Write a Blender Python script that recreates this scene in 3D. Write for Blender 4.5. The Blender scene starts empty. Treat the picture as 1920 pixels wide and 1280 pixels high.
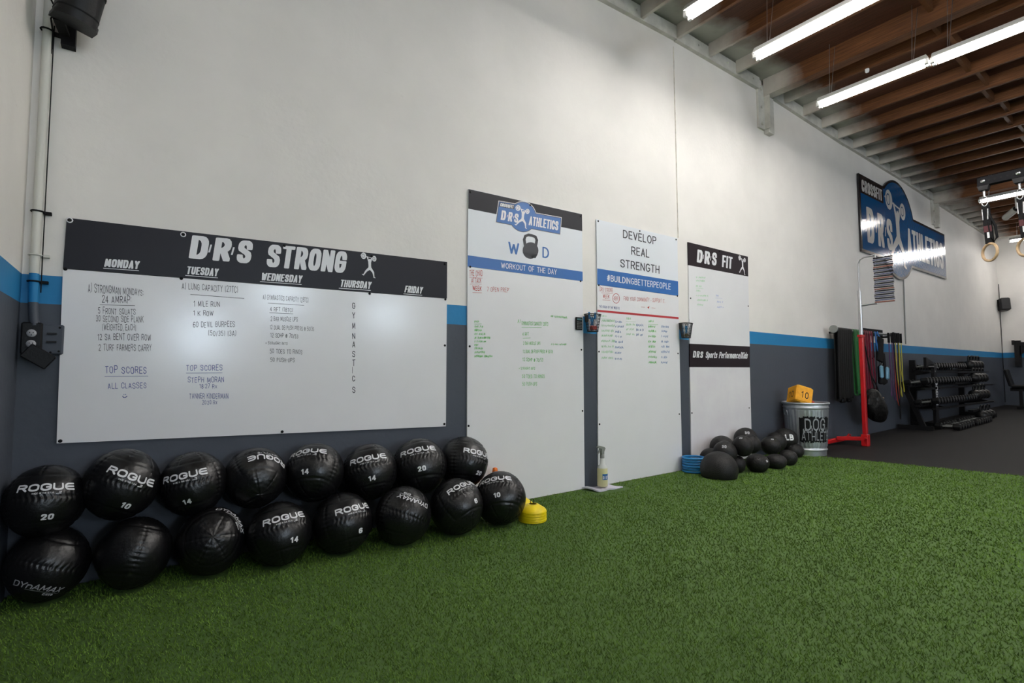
import bpy, math, random
import numpy as np
from mathutils import Vector, Matrix
S = bpy.context.scene
C = S.collection
random.seed(7)
rng = np.random.default_rng(7)
PI = math.pi

# ------------------------------------------------------------------ camera
F, YAW, PIT, ROL = 962.79, .6284, .0584, -.0028          # focal length in pixels of a 1920 frame
CP = Vector((.448, -3.3455, 1.0326))
FW = Vector((math.sin(YAW) * math.cos(PIT), math.cos(YAW) * math.cos(PIT), math.sin(PIT)))
_r = Vector((math.cos(YAW), -math.sin(YAW), 0))
_u = _r.cross(FW)
RT = math.cos(ROL) * _r + math.sin(ROL) * _u
UP = -math.sin(ROL) * _r + math.cos(ROL) * _u
cd = bpy.data.cameras.new('camera')
cam = bpy.data.objects.new('camera', cd)
C.objects.link(cam)
M = Matrix((RT, UP, -FW)).transposed().to_4x4()
M.translation = CP
cam.matrix_world = M
cd.sensor_width = 36
cd.lens = F / 1920 * 36
cd.clip_start = .05
S.camera = cam

def ray(px, py):
    return FW + RT * ((px - 960) / F) - UP * ((py - 640) / F)
def at(px, py, x=None, y=None, z=None):
    d = ray(px, py)
    t = (x - CP.x) / d.x if x is not None else (y - CP.y) / d.y if y is not None else (z - CP.z) / d.z
    return CP + d * t
def rad(P, rp):                                            # world radius of a ball seen rp pixels wide
    d = P - CP
    return rp / F * d.dot(FW) * math.sqrt(d.dot(FW) / d.length)

# ------------------------------------------------------------------ world, exposure
w = bpy.data.worlds.new('world')
S.world = w
w.use_nodes = True
w.node_tree.nodes['Background'].inputs[0].default_value = (.75, .87, 1, 1)
w.node_tree.nodes['Background'].inputs[1].default_value = 6.0
S.view_settings.view_transform = 'Standard'
S.view_settings.look = 'None'
S.view_settings.gamma = 1
S.view_settings.use_curve_mapping = False
S.view_settings.exposure = 1.46
TUBE = 17.0                                                # radiance of the fluorescent tubes
S.cycles.use_denoising = True
S.cycles.max_bounces = 8
S.cycles.diffuse_bounces = 5
S.cycles.sample_clamp_indirect = 6

# ------------------------------------------------------------------ materials
def nd(nt, t, **kw):
    n = nt.nodes.new(t)
    for k, v in kw.items():
        if k in n.inputs: n.inputs[k].default_value = v
        else: setattr(n, k, v)
    return n
def mat(name, col, rough=.5, metal=0, var=0, vscale=8, bump=0, bscale=60, spec=.5, col2=None, detail=4, stretch=None, emit=None, coat=0, rvar=0, bdist=.01, lo=.35, hi=.65):
    m = bpy.data.materials.new(name)
    m.use_nodes = True
    nt = m.node_tree
    b = nt.nodes['Principled BSDF']
    c4 = tuple(col) + (1,)
    b.inputs['Base Color'].default_value = c4
    b.inputs['Roughness'].default_value = rough
    b.inputs['Metallic'].default_value = metal
    b.inputs['Specular IOR Level'].default_value = spec
    b.inputs['Coat Weight'].default_value = coat
    if emit:
        b.inputs['Emission Color'].default_value = tuple(emit[:3]) + (1,)
        b.inputs['Emission Strength'].default_value = emit[3]
    if var or bump or col2 or rvar:
        tc = nd(nt, 'ShaderNodeTexCoord')
        mp = nd(nt, 'ShaderNodeMapping')
        if stretch: mp.inputs['Scale'].default_value = stretch
        nt.links.new(tc.outputs['Object'], mp.inputs['Vector'])
    if var or col2 or rvar:
        n = nd(nt, 'ShaderNodeTexNoise', Scale=vscale, Detail=detail, Roughness=.6)
        nt.links.new(mp.outputs[0], n.inputs['Vector'])
        r = nd(nt, 'ShaderNodeMapRange')
        r.inputs['From Min'].default_value = lo; r.inputs['From Max'].default_value = hi
        nt.links.new(n.outputs['Fac'], r.inputs['Value'])
        if var or col2:
            mx = nd(nt, 'ShaderNodeMix', data_type='RGBA')
            mx.inputs['A'].default_value = c4 if col2 else tuple(x * (1 - var) for x in col) + (1,)
            mx.inputs['B'].default_value = tuple(col2) + (1,) if col2 else tuple(min(1, x * (1 + var)) for x in col) + (1,)
            nt.links.new(r.outputs[0], mx.inputs['Factor'])
            nt.links.new(mx.outputs['Result'], b.inputs['Base Color'])
        if rvar:
            q = nd(nt, 'ShaderNodeMapRange')
            q.inputs['To Min'].default_value = rough - rvar; q.inputs['To Max'].default_value = rough + rvar
            nt.links.new(r.outputs[0], q.inputs['Value'])
            nt.links.new(q.outputs[0], b.inputs['Roughness'])
    if bump:
        n2 = nd(nt, 'ShaderNodeTexNoise', Scale=bscale, Detail=4)
        nt.links.new(mp.outputs[0], n2.inputs['Vector'])
        bp = nd(nt, 'ShaderNodeBump', Strength=bump, Distance=bdist)
        nt.links.new(n2.outputs['Fac'], bp.inputs['Height'])
        nt.links.new(bp.outputs[0], b.inputs['Normal'])
    return m
def wall_paint(name, col, scuff, amount):
    """rolled paint on concrete: faint mottling, short scuffs, fine bump"""
    m = mat(name, col, .55, var=.035, vscale=1.6, bump=.25, bscale=28, spec=.3, bdist=.006)
    nt = m.node_tree
    b = nt.nodes['Principled BSDF']
    src = b.inputs['Base Color'].links[0].from_socket
    tc = nd(nt, 'ShaderNodeTexCoord')
    mp = nd(nt, 'ShaderNodeMapping')
    mp.inputs['Scale'].default_value = (2.2, 2.2, 9)
    mp.inputs['Rotation'].default_value = (0, .35, 0)
    nt.links.new(tc.outputs['Object'], mp.inputs['Vector'])
    n = nd(nt, 'ShaderNodeTexNoise', Scale=2.6, Detail=8, Roughness=.72)
    nt.links.new(mp.outputs[0], n.inputs['Vector'])
    r = nd(nt, 'ShaderNodeMapRange')
    r.inputs['From Min'].default_value = .655; r.inputs['From Max'].default_value = .72
    r.inputs['To Max'].default_value = amount
    nt.links.new(n.outputs['Fac'], r.inputs['Value'])
    mx = nd(nt, 'ShaderNodeMix', data_type='RGBA')
    nt.links.new(src, mx.inputs['A'])
    mx.inputs['B'].default_value = tuple(scuff) + (1,)
    nt.links.new(r.outputs[0], mx.inputs['Factor'])
    nt.links.new(mx.outputs['Result'], b.inputs['Base Color'])
    return m
def wood(name, a, b_, white, y0, y1):
    """old redwood with the white wall paint oversprayed on the end nearest the wall"""
    m = mat(name, a, .6, col2=b_, vscale=5, stretch=(14, .6, 14), bump=.3, bscale=30, spec=.3)
    nt = m.node_tree
    b = nt.nodes['Principled BSDF']
    src = b.inputs['Base Color'].links[0].from_socket
    g = nd(nt, 'ShaderNodeNewGeometry')
    sp = nd(nt, 'ShaderNodeSeparateXYZ')
    nt.links.new(g.outputs['Position'], sp.inputs[0])
    n = nd(nt, 'ShaderNodeTexNoise', Scale=3.1, Detail=5)
    nt.links.new(g.outputs['Position'], n.inputs['Vector'])
    ad = nd(nt, 'ShaderNodeMath', operation='MULTIPLY_ADD')
    ad.inputs[1].default_value = .55
    nt.links.new(n.outputs['Fac'], ad.inputs[0])
    nt.links.new(sp.outputs['Y'], ad.inputs[2])
    r = nd(nt, 'ShaderNodeMapRange')
    r.inputs['From Min'].default_value = y0 + .27; r.inputs['From Max'].default_value = y1 + .27
    nt.links.new(ad.outputs[0], r.inputs['Value'])
    mx = nd(nt, 'ShaderNodeMix', data_type='RGBA')
    nt.links.new(src, mx.inputs['A'])
    mx.inputs['B'].default_value = tuple(white) + (1,)
    nt.links.new(r.outputs[0], mx.inputs['Factor'])
    nt.links.new(mx.outputs['Result'], b.inputs['Base Color'])
    return m

m_white = wall_paint('white wall paint', (.80, .775, .735), (.42, .39, .36), .30)
m_blue = wall_paint('blue wall paint', (.018, .205, .44), (.05, .16, .3), .3)
m_gray = wall_paint('dark grey wall paint', (.068, .078, .098), (.16, .17, .19), .35)
m_trimw = mat('painted timber', (.56, .55, .50), .6, var=.12, vscale=7, bump=.3, bscale=25)
m_caulk = mat('wall caulk', (.76, .725, .65), .6, var=.12, vscale=20)
m_joist = wood('joist redwood', (.175, .070, .024), (.085, .031, .011), (.55, .52, .47), -.52, -.12)
m_deck = wood('roof deck boards', (.105, .042, .022), (.055, .022, .012), (.40, .40, .36), -.50, -.18)
m_rubber = mat('black rubber flooring', (.012, .0110, .0108), .66, col2=(.022, .0200, .0195), vscale=90, bump=.3, bscale=200, spec=.2)
m_turfbase = mat('turf backing', (.062, .128, .020), .9, var=.3, vscale=60)
m_black = mat('black paint', (.0055, .0055, .0065), .45, bump=.1, bscale=120, spec=.28)
m_blackm = mat('black matte', (.006, .006, .007), .7, spec=.2)
m_vinyl = mat('black vinyl', (.0048, .0046, .0054), .34, bump=.28, bscale=60, spec=.5, rvar=.06, vscale=6, bdist=.006)
m_print = mat('white print', (.80, .80, .82), .5)
m_printg = mat('grey print', (.42, .42, .44), .5)
m_slam = mat('black rubber', (.010, .0095, .0095), .5, bump=.3, bscale=110, col2=(.018, .0165, .016), vscale=14, spec=.32)
m_bwhite = mat('whiteboard enamel', (.82, .82, .835), .19, var=.015, vscale=2, spec=.5, bump=.02, bscale=3, bdist=.02)
m_bwhite2 = mat('stained whiteboard', (.78, .755, .79), .32, col2=(.83, .82, .835), vscale=3, spec=.45)
m_bprint = mat('printed white panel', (.78, .81, .85), .30, spec=.45)
m_hdr = mat('printed black panel', (.013, .013, .019), .4, spec=.22)
m_hdr2 = mat('worn black panel', (.020, .014, .018), .4, spec=.22)
m_bblue = mat('printed blue', (.022, .135, .42), .34)
m_letter = mat('printed letter white', (.78, .78, .80), .4)
m_dark = mat('printed charcoal', (.03, .032, .042), .45)
m_ink = mat('black marker', (.03, .03, .04), .5)
m_inkb = mat('blue marker', (.03, .055, .27), .5)
m_inkr = mat('red marker', (.50, .055, .05), .5)
m_inkg = mat('green marker', (.12, .52, .10), .5)
m_inkp = mat('pale green marker', (.34, .62, .36), .5)
m_inks = mat('slate marker', (.14, .25, .45), .5)
m_red = mat('red vinyl tape', (.52, .035, .045), .4)
m_signblue = mat('sign blue', (.004, .078, .215), .10, spec=.40, bump=.12, bscale=30, bdist=.02)
m_signblk = mat('sign black', (.012, .010, .012), .2, spec=.5)
m_signwht = mat('sign white', (.60, .58, .55), .16, spec=.5, bump=.10, bscale=26, bdist=.02)
m_galv = mat('galvanised steel', (.62, .65, .68), .36, metal=.8, col2=(.48, .52, .56), vscale=5, rvar=.08)
m_steel = mat('zinc steel', (.55, .55, .56), .3, metal=1)
m_pipew = mat('white conduit paint', (.60, .60, .55), .45)
m_redp = mat('red powder coat', (.50, .010, .012), .32)
m_wfix = mat('white fixture enamel', (.72, .72, .70), .4)
m_tube = mat('fluorescent tube', (.9, .9, .9), .3, emit=(1.0, .965, .93, TUBE))
m_yel = mat('yellow plastic', (.92, .70, .004), .4)
m_org = mat('orange plastic', (.80, .17, .01), .45)
m_bplast = mat('blue plastic', (.015, .22, .52), .35)
m_gband = mat('green rubber', (.02, .15, .035), .5)
m_rband = mat('crimson rubber', (.20, .012, .035), .45)
m_bband = mat('black rubber band', (.0065, .0065, .007), .6, spec=.25)
m_bstrap = mat('blue webbing', (.015, .14, .42), .6)
m_pale = mat('pale blue plastic', (.16, .36, .50), .45)
m_purp = mat('purple tubing', (.10, .03, .12), .45)
m_ytube = mat('yellow tubing', (.52, .46, .05), .4)
m_rope = mat('red tubing', (.45, .05, .03), .45)
m_woodr = mat('birch ring', (.55, .38, .22), .45, var=.15, vscale=20)
m_woodh = mat('tan handle', (.45, .30, .17), .5)
m_bottle = mat('cloudy cleaner bottle', (.70, .67, .36), .3, spec=.5)
m_bottlet = mat('clear bottle shoulder', (.70, .71, .68), .3)
m_gplast = mat('grey plastic', (.22, .23, .22), .45)
m_towel = mat('white towel', (.68, .66, .76), .9, bump=.5, bscale=150)
m_sack = mat('orange yellow cloth', (.80, .36, .012), .65, var=.1, vscale=15, bump=.2, bscale=60)
m_mesh = mat('black wire mesh', (.02, .02, .022), .5)
m_lcd = mat('calculator screen', (.10, .22, .22), .3)
m_vred = mat('vane maroon', (.20, .07, .05), .5)
m_vblue = mat('vane navy', (.09, .10, .17), .5)
m_rig = mat('black rig steel', (.006, .006, .0075), .65, spec=.12)
m_hole = mat('bar holes', (.004, .004, .004), .9)

# ------------------------------------------------------------------ mesh builder
class MB:
    def __init__(s): s.v = []; s.f = []; s.m = []; s.sm = []
    def add(s, vs, fs, mi=0, smooth=False):
        o = len(s.v)
        s.v += [Vector(p) for p in vs]
        for f in fs:
            s.f.append([i + o for i in f]); s.m.append(mi); s.sm.append(smooth)
        return s
    def box(s, a, b, mi=0, bev=0):
        a, b = Vector(a), Vector(b)
        lo = Vector([min(a[i], b[i]) for i in range(3)]); hi = Vector([max(a[i], b[i]) for i in range(3)])
        return s.obox((lo + hi) / 2, (hi - lo) / 2, Matrix.Identity(3), mi, bev)
    def obox(s, c, h, R=None, mi=0, bev=0):
        R = R or Matrix.Identity(3)
        c = Vector(c); h = Vector(h)
        if bev <= 0:
            vs = [c + R @ Vector((x * h.x, y * h.y, z * h.z)) for z in (-1, 1) for y in (-1, 1) for x in (-1, 1)]
            return s.add(vs, [(0, 2, 3, 1), (4, 5, 7, 6), (0, 1, 5, 4), (2, 6, 7, 3), (0, 4, 6, 2), (1, 3, 7, 5)], mi)
        bev = min(bev, h.x * .9, h.y * .9, h.z * .9)
        pts = [(h.x - bev, h.y), (h.x, h.y - bev), (h.x, -h.y + bev), (h.x - bev, -h.y), (-h.x + bev, -h.y), (-h.x, -h.y + bev), (-h.x, h.y - bev), (-h.x + bev, h.y)]
        pin = [(x * (h.x - bev) / h.x, y * (h.y - bev) / h.y) for x, y in pts]
        rings = [(pin, -h.z), (pts, -h.z + bev), (pts, h.z - bev), (pin, h.z)]
        vs = [c + R @ Vector((x, y, z)) for r, z in rings for x, y in r]
        fs = [tuple(range(8)), tuple(range(31, 23, -1))]
        for k in range(3):
            for i in range(8):
                j = (i + 1) % 8
                fs.append((k * 8 + i, (k + 1) * 8 + i, (k + 1) * 8 + j, k * 8 + j))
        return s.add(vs, fs, mi)
    def bar(s, a, b, wx, wy, mi=0, up=(0, 0, 1), bev=0):
        """square bar from a to b"""
        a, b = Vector(a), Vector(b)
        d = (b - a); L = d.length; d.normalize()
        u = Vector(up)
        if abs(d.dot(u)) > .95: u = Vector((1, 0, 0))
        x = u.cross(d).normalized(); y = d.cross(x)
        R = Matrix((x, y, d)).transposed()
        return s.obox((a + b) / 2, (wx / 2, wy / 2, L / 2), R, mi, bev)
    def tube(s, path, r, mi=0, n=10, closed=False, caps=True):
        P = [Vector(p) for p in path]
        k = len(P)
        rr = r if isinstance(r, (list, tuple)) else [r] * k
        vs = []; prev = None
        for i in range(k):
            if closed: t = (P[(i + 1) % k] - P[i - 1])
            else: t = P[min(i + 1, k - 1)] - P[max(i - 1, 0)]
            t.normalize()
            if prev is None:
                u = Vector((0, 0, 1)) if abs(t.z) < .9 else Vector((1, 0, 0))
                a = t.cross(u).normalized()
            else:
                a = (prev - t * prev.dot(t)).normalized()
            prev = a
            b = t.cross(a)
            vs += [P[i] + (a * math.cos(2 * PI * j / n) + b * math.sin(2 * PI * j / n)) * rr[i] for j in range(n)]
        fs = []
        for i in range(k if closed else k - 1):
            q = (i + 1) % k
            for j in range(n):
                fs.append((i * n + j, i * n + (j + 1) % n, q * n + (j + 1) % n, q * n + j))
        s.add(vs, fs, mi, True)
        if not closed and caps:
            s.add(vs[:n], [tuple(range(n - 1, -1, -1))], mi); s.add(vs[-n:], [tuple(range(n))], mi)
        return s
    def lathe(s, c, prof, n=32, mi=0, R=None, rip=None, close=True):
        c = Vector(c); R = R or Matrix.Identity(3)
        vs = []; fs = []
        for (r, z) in prof:
            for j in range(n):
                a = 2 * PI * j / n
                q = r * (1 + (rip(a, z) if rip else 0))
                vs.append(c + R @ Vector((q * math.cos(a), q * math.sin(a), z)))
        for i in range(len(prof) - 1):
            for j in range(n):
                fs.append((i * n + j, i * n + (j + 1) % n, (i + 1) * n + (j + 1) % n, (i + 1) * n + j))
        s.add(vs, fs, mi, True)
        if close:
            s.add(vs[:n], [tuple(range(n - 1, -1, -1))], mi); s.add(vs[-n:], [tuple(range(n))], mi)
        return s
    def prism(s, poly, d, mi=0):
        """closed polygon of points swept by vector d"""
        d = Vector(d); P = [Vector(p) for p in poly]; n = len(P)
        s.add(P + [p + d for p in P], [tuple(range(n - 1, -1, -1)), tuple(range(n, 2 * n))] + [(i, (i + 1) % n, n + (i + 1) % n, n + i) for i in range(n)], mi)
        return s
    def sheet(s, fn, nu, nv, mi=0, smooth=True):
        vs = [fn(i / nu, j / nv) for j in range(nv + 1) for i in range(nu + 1)]
        fs = [(j * (nu + 1) + i, j * (nu + 1) + i + 1, (j + 1) * (nu + 1) + i + 1, (j + 1) * (nu + 1) + i) for j in range(nv) for i in range(nu)]
        return s.add(vs, fs, mi, smooth)
    def build(s, name, mats, parent=None, origin=None):
        if not isinstance(mats, (list, tuple)): mats = [mats]
        o0 = Vector(origin) if origin is not None else (wloc(parent) if parent else Vector())
        me = bpy.data.meshes.new(name)
        me.from_pydata([tuple(p - o0) for p in s.v], [], s.f)
        me.polygons.foreach_set('material_index', s.m)
        me.polygons.foreach_set('use_smooth', s.sm)
        for m in mats: me.materials.append(m)
        me.update()
        o = bpy.data.objects.new(name, me)
        C.objects.link(o)
        if parent:
            o.parent = parent
            if origin is not None: o.location = o0 - wloc(parent)
        else: o.location = o0
        return o
def wloc(o):
    v = o.location.copy(); p = o.parent
    while p: v += p.location; p = p.parent
    return v
def tag(o, label, cat, group=None, kind=None):
    o['label'] = label; o['category'] = cat
    if group: o['group'] = group
    if kind: o['kind'] = kind
    return o
def thing(name, label, cat, loc, group=None):
    o = bpy.data.objects.new(name, None)
    o.empty_display_size = .1
    C.objects.link(o); o.location = loc
    return tag(o, label, cat, group)
def struct(o, label=None, cat=None):
    o['kind'] = 'structure'
    if label: o['label'] = label
    if cat: o['category'] = cat
    return o
def copy_tree(o, parent=None, loc=None):
    c = o.copy(); C.objects.link(c)
    if parent: c.parent = parent
    if loc is not None: c.location = loc
    for ch in list(o.children): copy_tree(ch, c)
    return c

# ------------------------------------------------------------------ stroke lettering
def arc(cx, cy, rx, ry, a0, a1, n=6):
    return [(cx + rx * math.cos(math.radians(a0 + (a1 - a0) * i / n)), cy + ry * math.sin(math.radians(a0 + (a1 - a0) * i / n))) for i in range(n + 1)]
k_ = .3
_o = arc(.5, .68, .5, .32, 0, 180, 8) + arc(.5, .32, .5, .32, 180, 360, 8)
G = {
 'A': (1, [[(0, 0), (.5, 1), (1, 0)], [(.2, .3), (.8, .3)]]),
 'B': (.95, [[(0, 0), (0, 1), (.6, 1)] + arc(.6, .77, .36, .23, 90, -90) + [(0, .54)], [(.6, .54)] + arc(.6, .27, .4, .27, 90, -90) + [(0, 0)]]),
 'C': (1, [[(1, .70)] + arc(.5, .68, .5, .32, 0, 180, 8)[1:] + arc(.5, .32, .5, .32, 180, 360, 8)[:-1] + [(1, .30)]]),
 'D': (1, [[(0, 0), (0, 1), (.5, 1)] + arc(.5, .68, .5, .32, 90, 0, 4) + arc(.5, .32, .5, .32, 0, -90, 4) + [(0, 0)]]),
 'E': (.85, [[(1, 1), (0, 1), (0, 0), (1, 0)], [(0, .52), (.85, .52)]]),
 'F': (.82, [[(1, 1), (0, 1), (0, 0)], [(0, .5), (.85, .5)]]),
 'G': (1, [[(1, .70)] + arc(.5, .68, .5, .32, 0, 180, 8)[1:] + arc(.5, .32, .5, .32, 180, 360, 8) + [(1, .48), (.58, .48)]]),
 'H': (1, [[(0, 0), (0, 1)], [(1, 0), (1, 1)], [(0, .5), (1, .5)]]),
 'I': (0, [[(0, 0), (0, 1)]]),
 'J': (.7, [[(1, 1), (1, .3)] + arc(.5, .3, .5, .3, 0, -180, 5)]),
 'K': (1, [[(0, 0), (0, 1)], [(1, 1), (.05, .45)], [(.3, .62), (1, 0)]]),
 'L': (.8, [[(0, 1), (0, 0), (1, 0)]]),
 'M': (1.35, [[(0, 0), (.08, 1), (.5, .15), (.92, 1), (1, 0)]]),
 'N': (1.05, [[(0, 0), (0, 1), (1, 0), (1, 1)]]),
 'O': (1, [_o + [_o[0]]]),
 'P': (.95, [[(0, 0), (0, 1), (.55, 1)] + arc(.55, .73, .45, .27, 90, -90) + [(0, .46)]]),
 'Q': (1, [_o + [_o[0]], [(.6, .25), (1, 0)]]),
 'R': (1, [[(0, 0), (0, 1), (.55, 1)] + arc(.55, .74, .43, .26, 90, -90) + [(0, .48)], [(.55, .48), (1, 0)]]),
 'S': (1, [[(1, .72)] + arc(.5, .76, .5, .24, 0, 215, 8)[1:] + [(.85, .42)] + arc(.5, .24, .5, .24, 35, -180, 8)]),
 'T': (.95, [[(0, 1), (1, 1)], [(.5, 1), (.5, 0)]]),
 'U': (1, [[(0, 1), (0, .32)] + arc(.5, .32, .5, .32, 180, 360, 8) + [(1, 1)]]),
 'V': (1, [[(0, 1), (.5, 0), (1, 1)]]),
 'W': (1.45, [[(0, 1), (.25, 0), (.5, .85), (.75, 0), (1, 1)]]),
 'X': (1, [[(0, 0), (1, 1)], [(0, 1), (1, 0)]]),
 'Y': (1, [[(0, 1), (.5, .48), (1, 1)], [(.5, .48), (.5, 0)]]),
 'Z': (.9, [[(0, 1), (1, 1), (0, 0), (1, 0)]]),
 '0': (.9, [_o + [_o[0]]]),
 '1': (.45, [[(0, .8), (.8, 1), (.8, 0)]]),
 '2': (.9, [arc(.5, .72, .48, .28, 170, -20, 7) + [(0, 0), (1, 0)]]),
 '3': (.85, [arc(.45, .76, .48, .24, 150, -90, 7) + arc(.45, .27, .53, .27, 90, -150, 7)]),
 '4': (.95, [[(.75, 0), (.75, 1), (0, .28), (1, .28)]]),
 '5': (.9, [[(.95, 1), (.1, 1), (.05, .55)] + arc(.45, .32, .52, .32, 110, -150, 8)]),
 '6': (.9, [[(.95, .86)] + arc(.5, .72, .5, .28, 45, 180, 5) + [(0, .3)] + arc(.5, .3, .5, .3, 180, 540, 12)]),
 '7': (.85, [[(0, 1), (1, 1), (.35, 0)]]),
 '8': (.9, [arc(.5, .76, .42, .24, 0, 360, 12), arc(.5, .26, .5, .26, 0, 360, 12)]),
 '9': (.9, [arc(.5, .7, .5, .3, 0, 360, 12) + [(1, .4), (.7, 0)]]),
 '(': (.25, [arc(1, .5, 1, .62, 120, 240, 6)]),
 ')': (.25, [arc(0, .5, 1, .62, 60, -60, 6)]),
 ':': (0, [[(0, .2), (0, .26)], [(0, .7), (0, .76)]]),
 '.': (0, [[(0, 0), (0, .03)]]),
 ',': (.1, [[(1, .06), (0, -.15)]]),
 "'": (0, [[(0, 1), (0, .8)]]),
 '/': (.55, [[(0, -.05), (1, 1.05)]]),
 '-': (.5, [[(0, .45), (1, .45)]]),
 '#': (1, [[(.25, 0), (.4, 1)], [(.65, 0), (.8, 1)], [(0, .35), (.95, .35)], [(.05, .68), (1, .68)]]),
 '@': (1.1, [arc(.5, .45, .5, .5, 330, 0, 1) + arc(.5, .45, .5, .5, 0, 310, 12), arc(.5, .45, .22, .24, 0, 360, 8)]),
 '*': (.5, [[(0, .35), (1, .65)], [(0, .65), (1, .35)], [(.5, .3), (.5, .7)]]),
 '|': (0, [[(0, 0), (0, 1)]]),
 'a': (.85, [arc(.5, .35, .5, .35, 0, 360, 10), [(1, .7), (1, 0)]]),
 'c': (.8, [arc(.5, .35, .5, .35, 40, 320, 9)]),
 'd': (.85, [arc(.5, .35, .5, .35, 0, 360, 10), [(1, 1), (1, 0)]]),
 'e': (.85, [[(0, .36), (1, .36)] + arc(.5, .35, .5, .35, 0, 310, 9)]),
 'f': (.5, [[(1, .97), (.6, 1), (.4, .85), (.4, 0)], [(0, .68), (1, .68)]]),
 'i': (0, [[(0, 0), (0, .66)], [(0, .92), (0, .99)]]),
 'l': (0, [[(0, 0), (0, 1)]]),
 'm': (1.3, [[(0, 0), (0, .7), (.4, .68), (.5, .5), (.5, 0)], [(.5, .5), (.6, .7), (.9, .68), (1, .5), (1, 0)]]),
 'n': (.85, [[(0, 0), (0, .7)], [(0, .52)] + arc(.5, .42, .5, .28, 160, 0, 5) + [(1, 0)]]),
 'o': (.85, [arc(.5, .35, .5, .35, 0, 360, 12)]),
 'p': (.85, [arc(.5, .35, .5, .35, 0, 360, 10), [(0, .7), (0, -.28)]]),
 'r': (.55, [[(0, 0), (0, .7)], [(0, .48), (.5, .68), (1, .68)]]),
 's': (.75, [[(1, .56), (.7, .7), (.2, .68), (.05, .52), (.9, .24), (.85, .05), (.4, 0), (0, .1)]]),
 't': (.5, [[(.45, .95), (.45, .1), (.7, 0), (1, .05)], [(0, .68), (1, .68)]]),
 'y': (.85, [[(0, .7), (.5, .05)], [(1, .7), (.3, -.28)]]),
 'x': (.8, [[(0, 0), (1, .7)], [(0, .7), (1, 0)]]),
 'u': (.85, [[(0, .7), (0, .25)] + arc(.5, .25, .5, .25, 180, 360, 5) + [(1, .7), (1, 0)]]),
 'k': (.85, [[(0, 0), (0, 1)], [(1, .68), (.05, .3)], [(.3, .42), (1, 0)]]),
}
def hull(P):
    P = sorted(set((round(a, 5), round(b, 5)) for a, b in P))
    def half(Q):
        h = []
        for p in Q:
            while len(h) > 1 and (h[-1][0] - h[-2][0]) * (p[1] - h[-2][1]) - (h[-1][1] - h[-2][1]) * (p[0] - h[-2][0]) <= 0: h.pop()
            h.append(p)
        return h[:-1]
    return half(P) + half(P[::-1])
def pen(w, h, n, sq):
    out = []
    for i in range(n):
        a = 2 * PI * (i + .5) / n
        c, s = math.cos(a), math.sin(a)
        out.append((w / 2 * math.copysign(abs(c) ** sq, c), h / 2 * math.copysign(abs(s) ** sq, s)))
    return out
G2 = {
 'O': (1.15, [arc(.5, .5, .5, .5, 0, 360, 24)]),
 'C': (1.0, [arc(.55, .5, .55, .5, 48, 312, 16)]),
 'G': (1.1, [arc(.55, .5, .55, .5, 48, 335, 16) + [(1, .46), (.62, .46)]]),
 'D': (1.08, [[(0, 0), (0, 1), (.35, 1)] + arc(.35, .5, .65, .5, 90, -90, 14) + [(0, 0)]]),
}
def text2d(txt, w=.12, h=None, wid=.6, track=.12, n=8, sq=.8, shear=0, jit=0, seg=None, space=.4, rnd=False):
    """capital height 1, baseline 0 -> convex polygons and the total width. w, h = pen size; wid = letter width"""
    h = h or w
    P = pen(w, h, n, sq)
    x = 0; polys = []
    for ch in txt:
        if ch == ' ': x += space * wid / .6; continue
        gw, st = G2[ch] if rnd and ch in G2 else G[ch]
        W = gw * (wid - w)
        jy = random.uniform(-jit, jit); js = 1 + random.uniform(-jit, jit); jr = random.uniform(-jit, jit)
        for line in st:
            q = []
            for a, b in line:
                X = x + w / 2 + a * W * js; Y = (h / 2 + b * (1 - h)) * js + jy + jr * (a - .5) * W
                if jit: X += random.uniform(-jit, jit) * .35; Y += random.uniform(-jit, jit) * .35
                q.append((X + shear * Y, Y))
            for (a, b), (c, d) in zip(q, q[1:]):
                k = max(1, int(math.hypot(c - a, d - b) / seg)) if seg else 1
                for i in range(k):
                    p0 = (a + (c - a) * i / k, b + (d - b) * i / k); p1 = (a + (c - a) * (i + 1) / k, b + (d - b) * (i + 1) / k)
                    polys.append(hull([(p0[0] + u, p0[1] + v) for u, v in P] + [(p1[0] + u, p1[1] + v) for u, v in P]))
        x += W + w + track * (1 + random.uniform(-jit, jit) * 2)
    return polys, max(x - track, .01)
def scribble(nlet, jit=.1):
    """an unreadable run of marker strokes"""
    polys = []; x = 0; P = pen(.13, .13, 5, 1)
    for i in range(nlet):
        if random.random() < .16 and i: x += .45
        pts = [(x, random.uniform(0, .2))]
        for k in range(random.choice((2, 3, 3, 4))):
            x += random.uniform(.05, .3)
            pts.append((x, random.uniform(.65, 1) if k % 2 == 0 else random.uniform(0, .3)))
        for p0, p1 in zip(pts, pts[1:]):
            polys.append(hull([(p0[0] + u, p0[1] + v) for u, v in P] + [(p1[0] + u, p1[1] + v) for u, v in P]))
        x += random.uniform(.1, .2)
    return polys, x
STEP = 4e-5                                                # strokes that cross lie a hair apart
YB = -.0125                                                # front face of the boards
def put(mb, polys, width, p0, p1, h0, h1, mi, y=YB - .0008, slant=0):
    """lay 2d polygons on the wall plane: baseline from pixel p0 to p1, capital height h0 px at the left, h1 px at the right"""
    A, B = at(*p0, y=y), at(*p1, y=y)
    A1, B1 = at(p0[0] + slant, p0[1] - h0, y=y), at(p1[0] + slant, p1[1] - h1, y=y)
    for i, q in enumerate(polys):
        vs = []
        for a, b in q:
            t = a / width
            lo = A.lerp(B, t); hi = A1.lerp(B1, t)
            vs.append(lo + (hi - lo) * b - Vector((0, STEP * (i % 24), 0)))
        n = (vs[1] - vs[0]).cross(vs[-1] - vs[0])
        mb.add(vs, [tuple(range(len(vs)))] if n.y < 0 else [tuple(range(len(vs) - 1, -1, -1))], mi)
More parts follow.
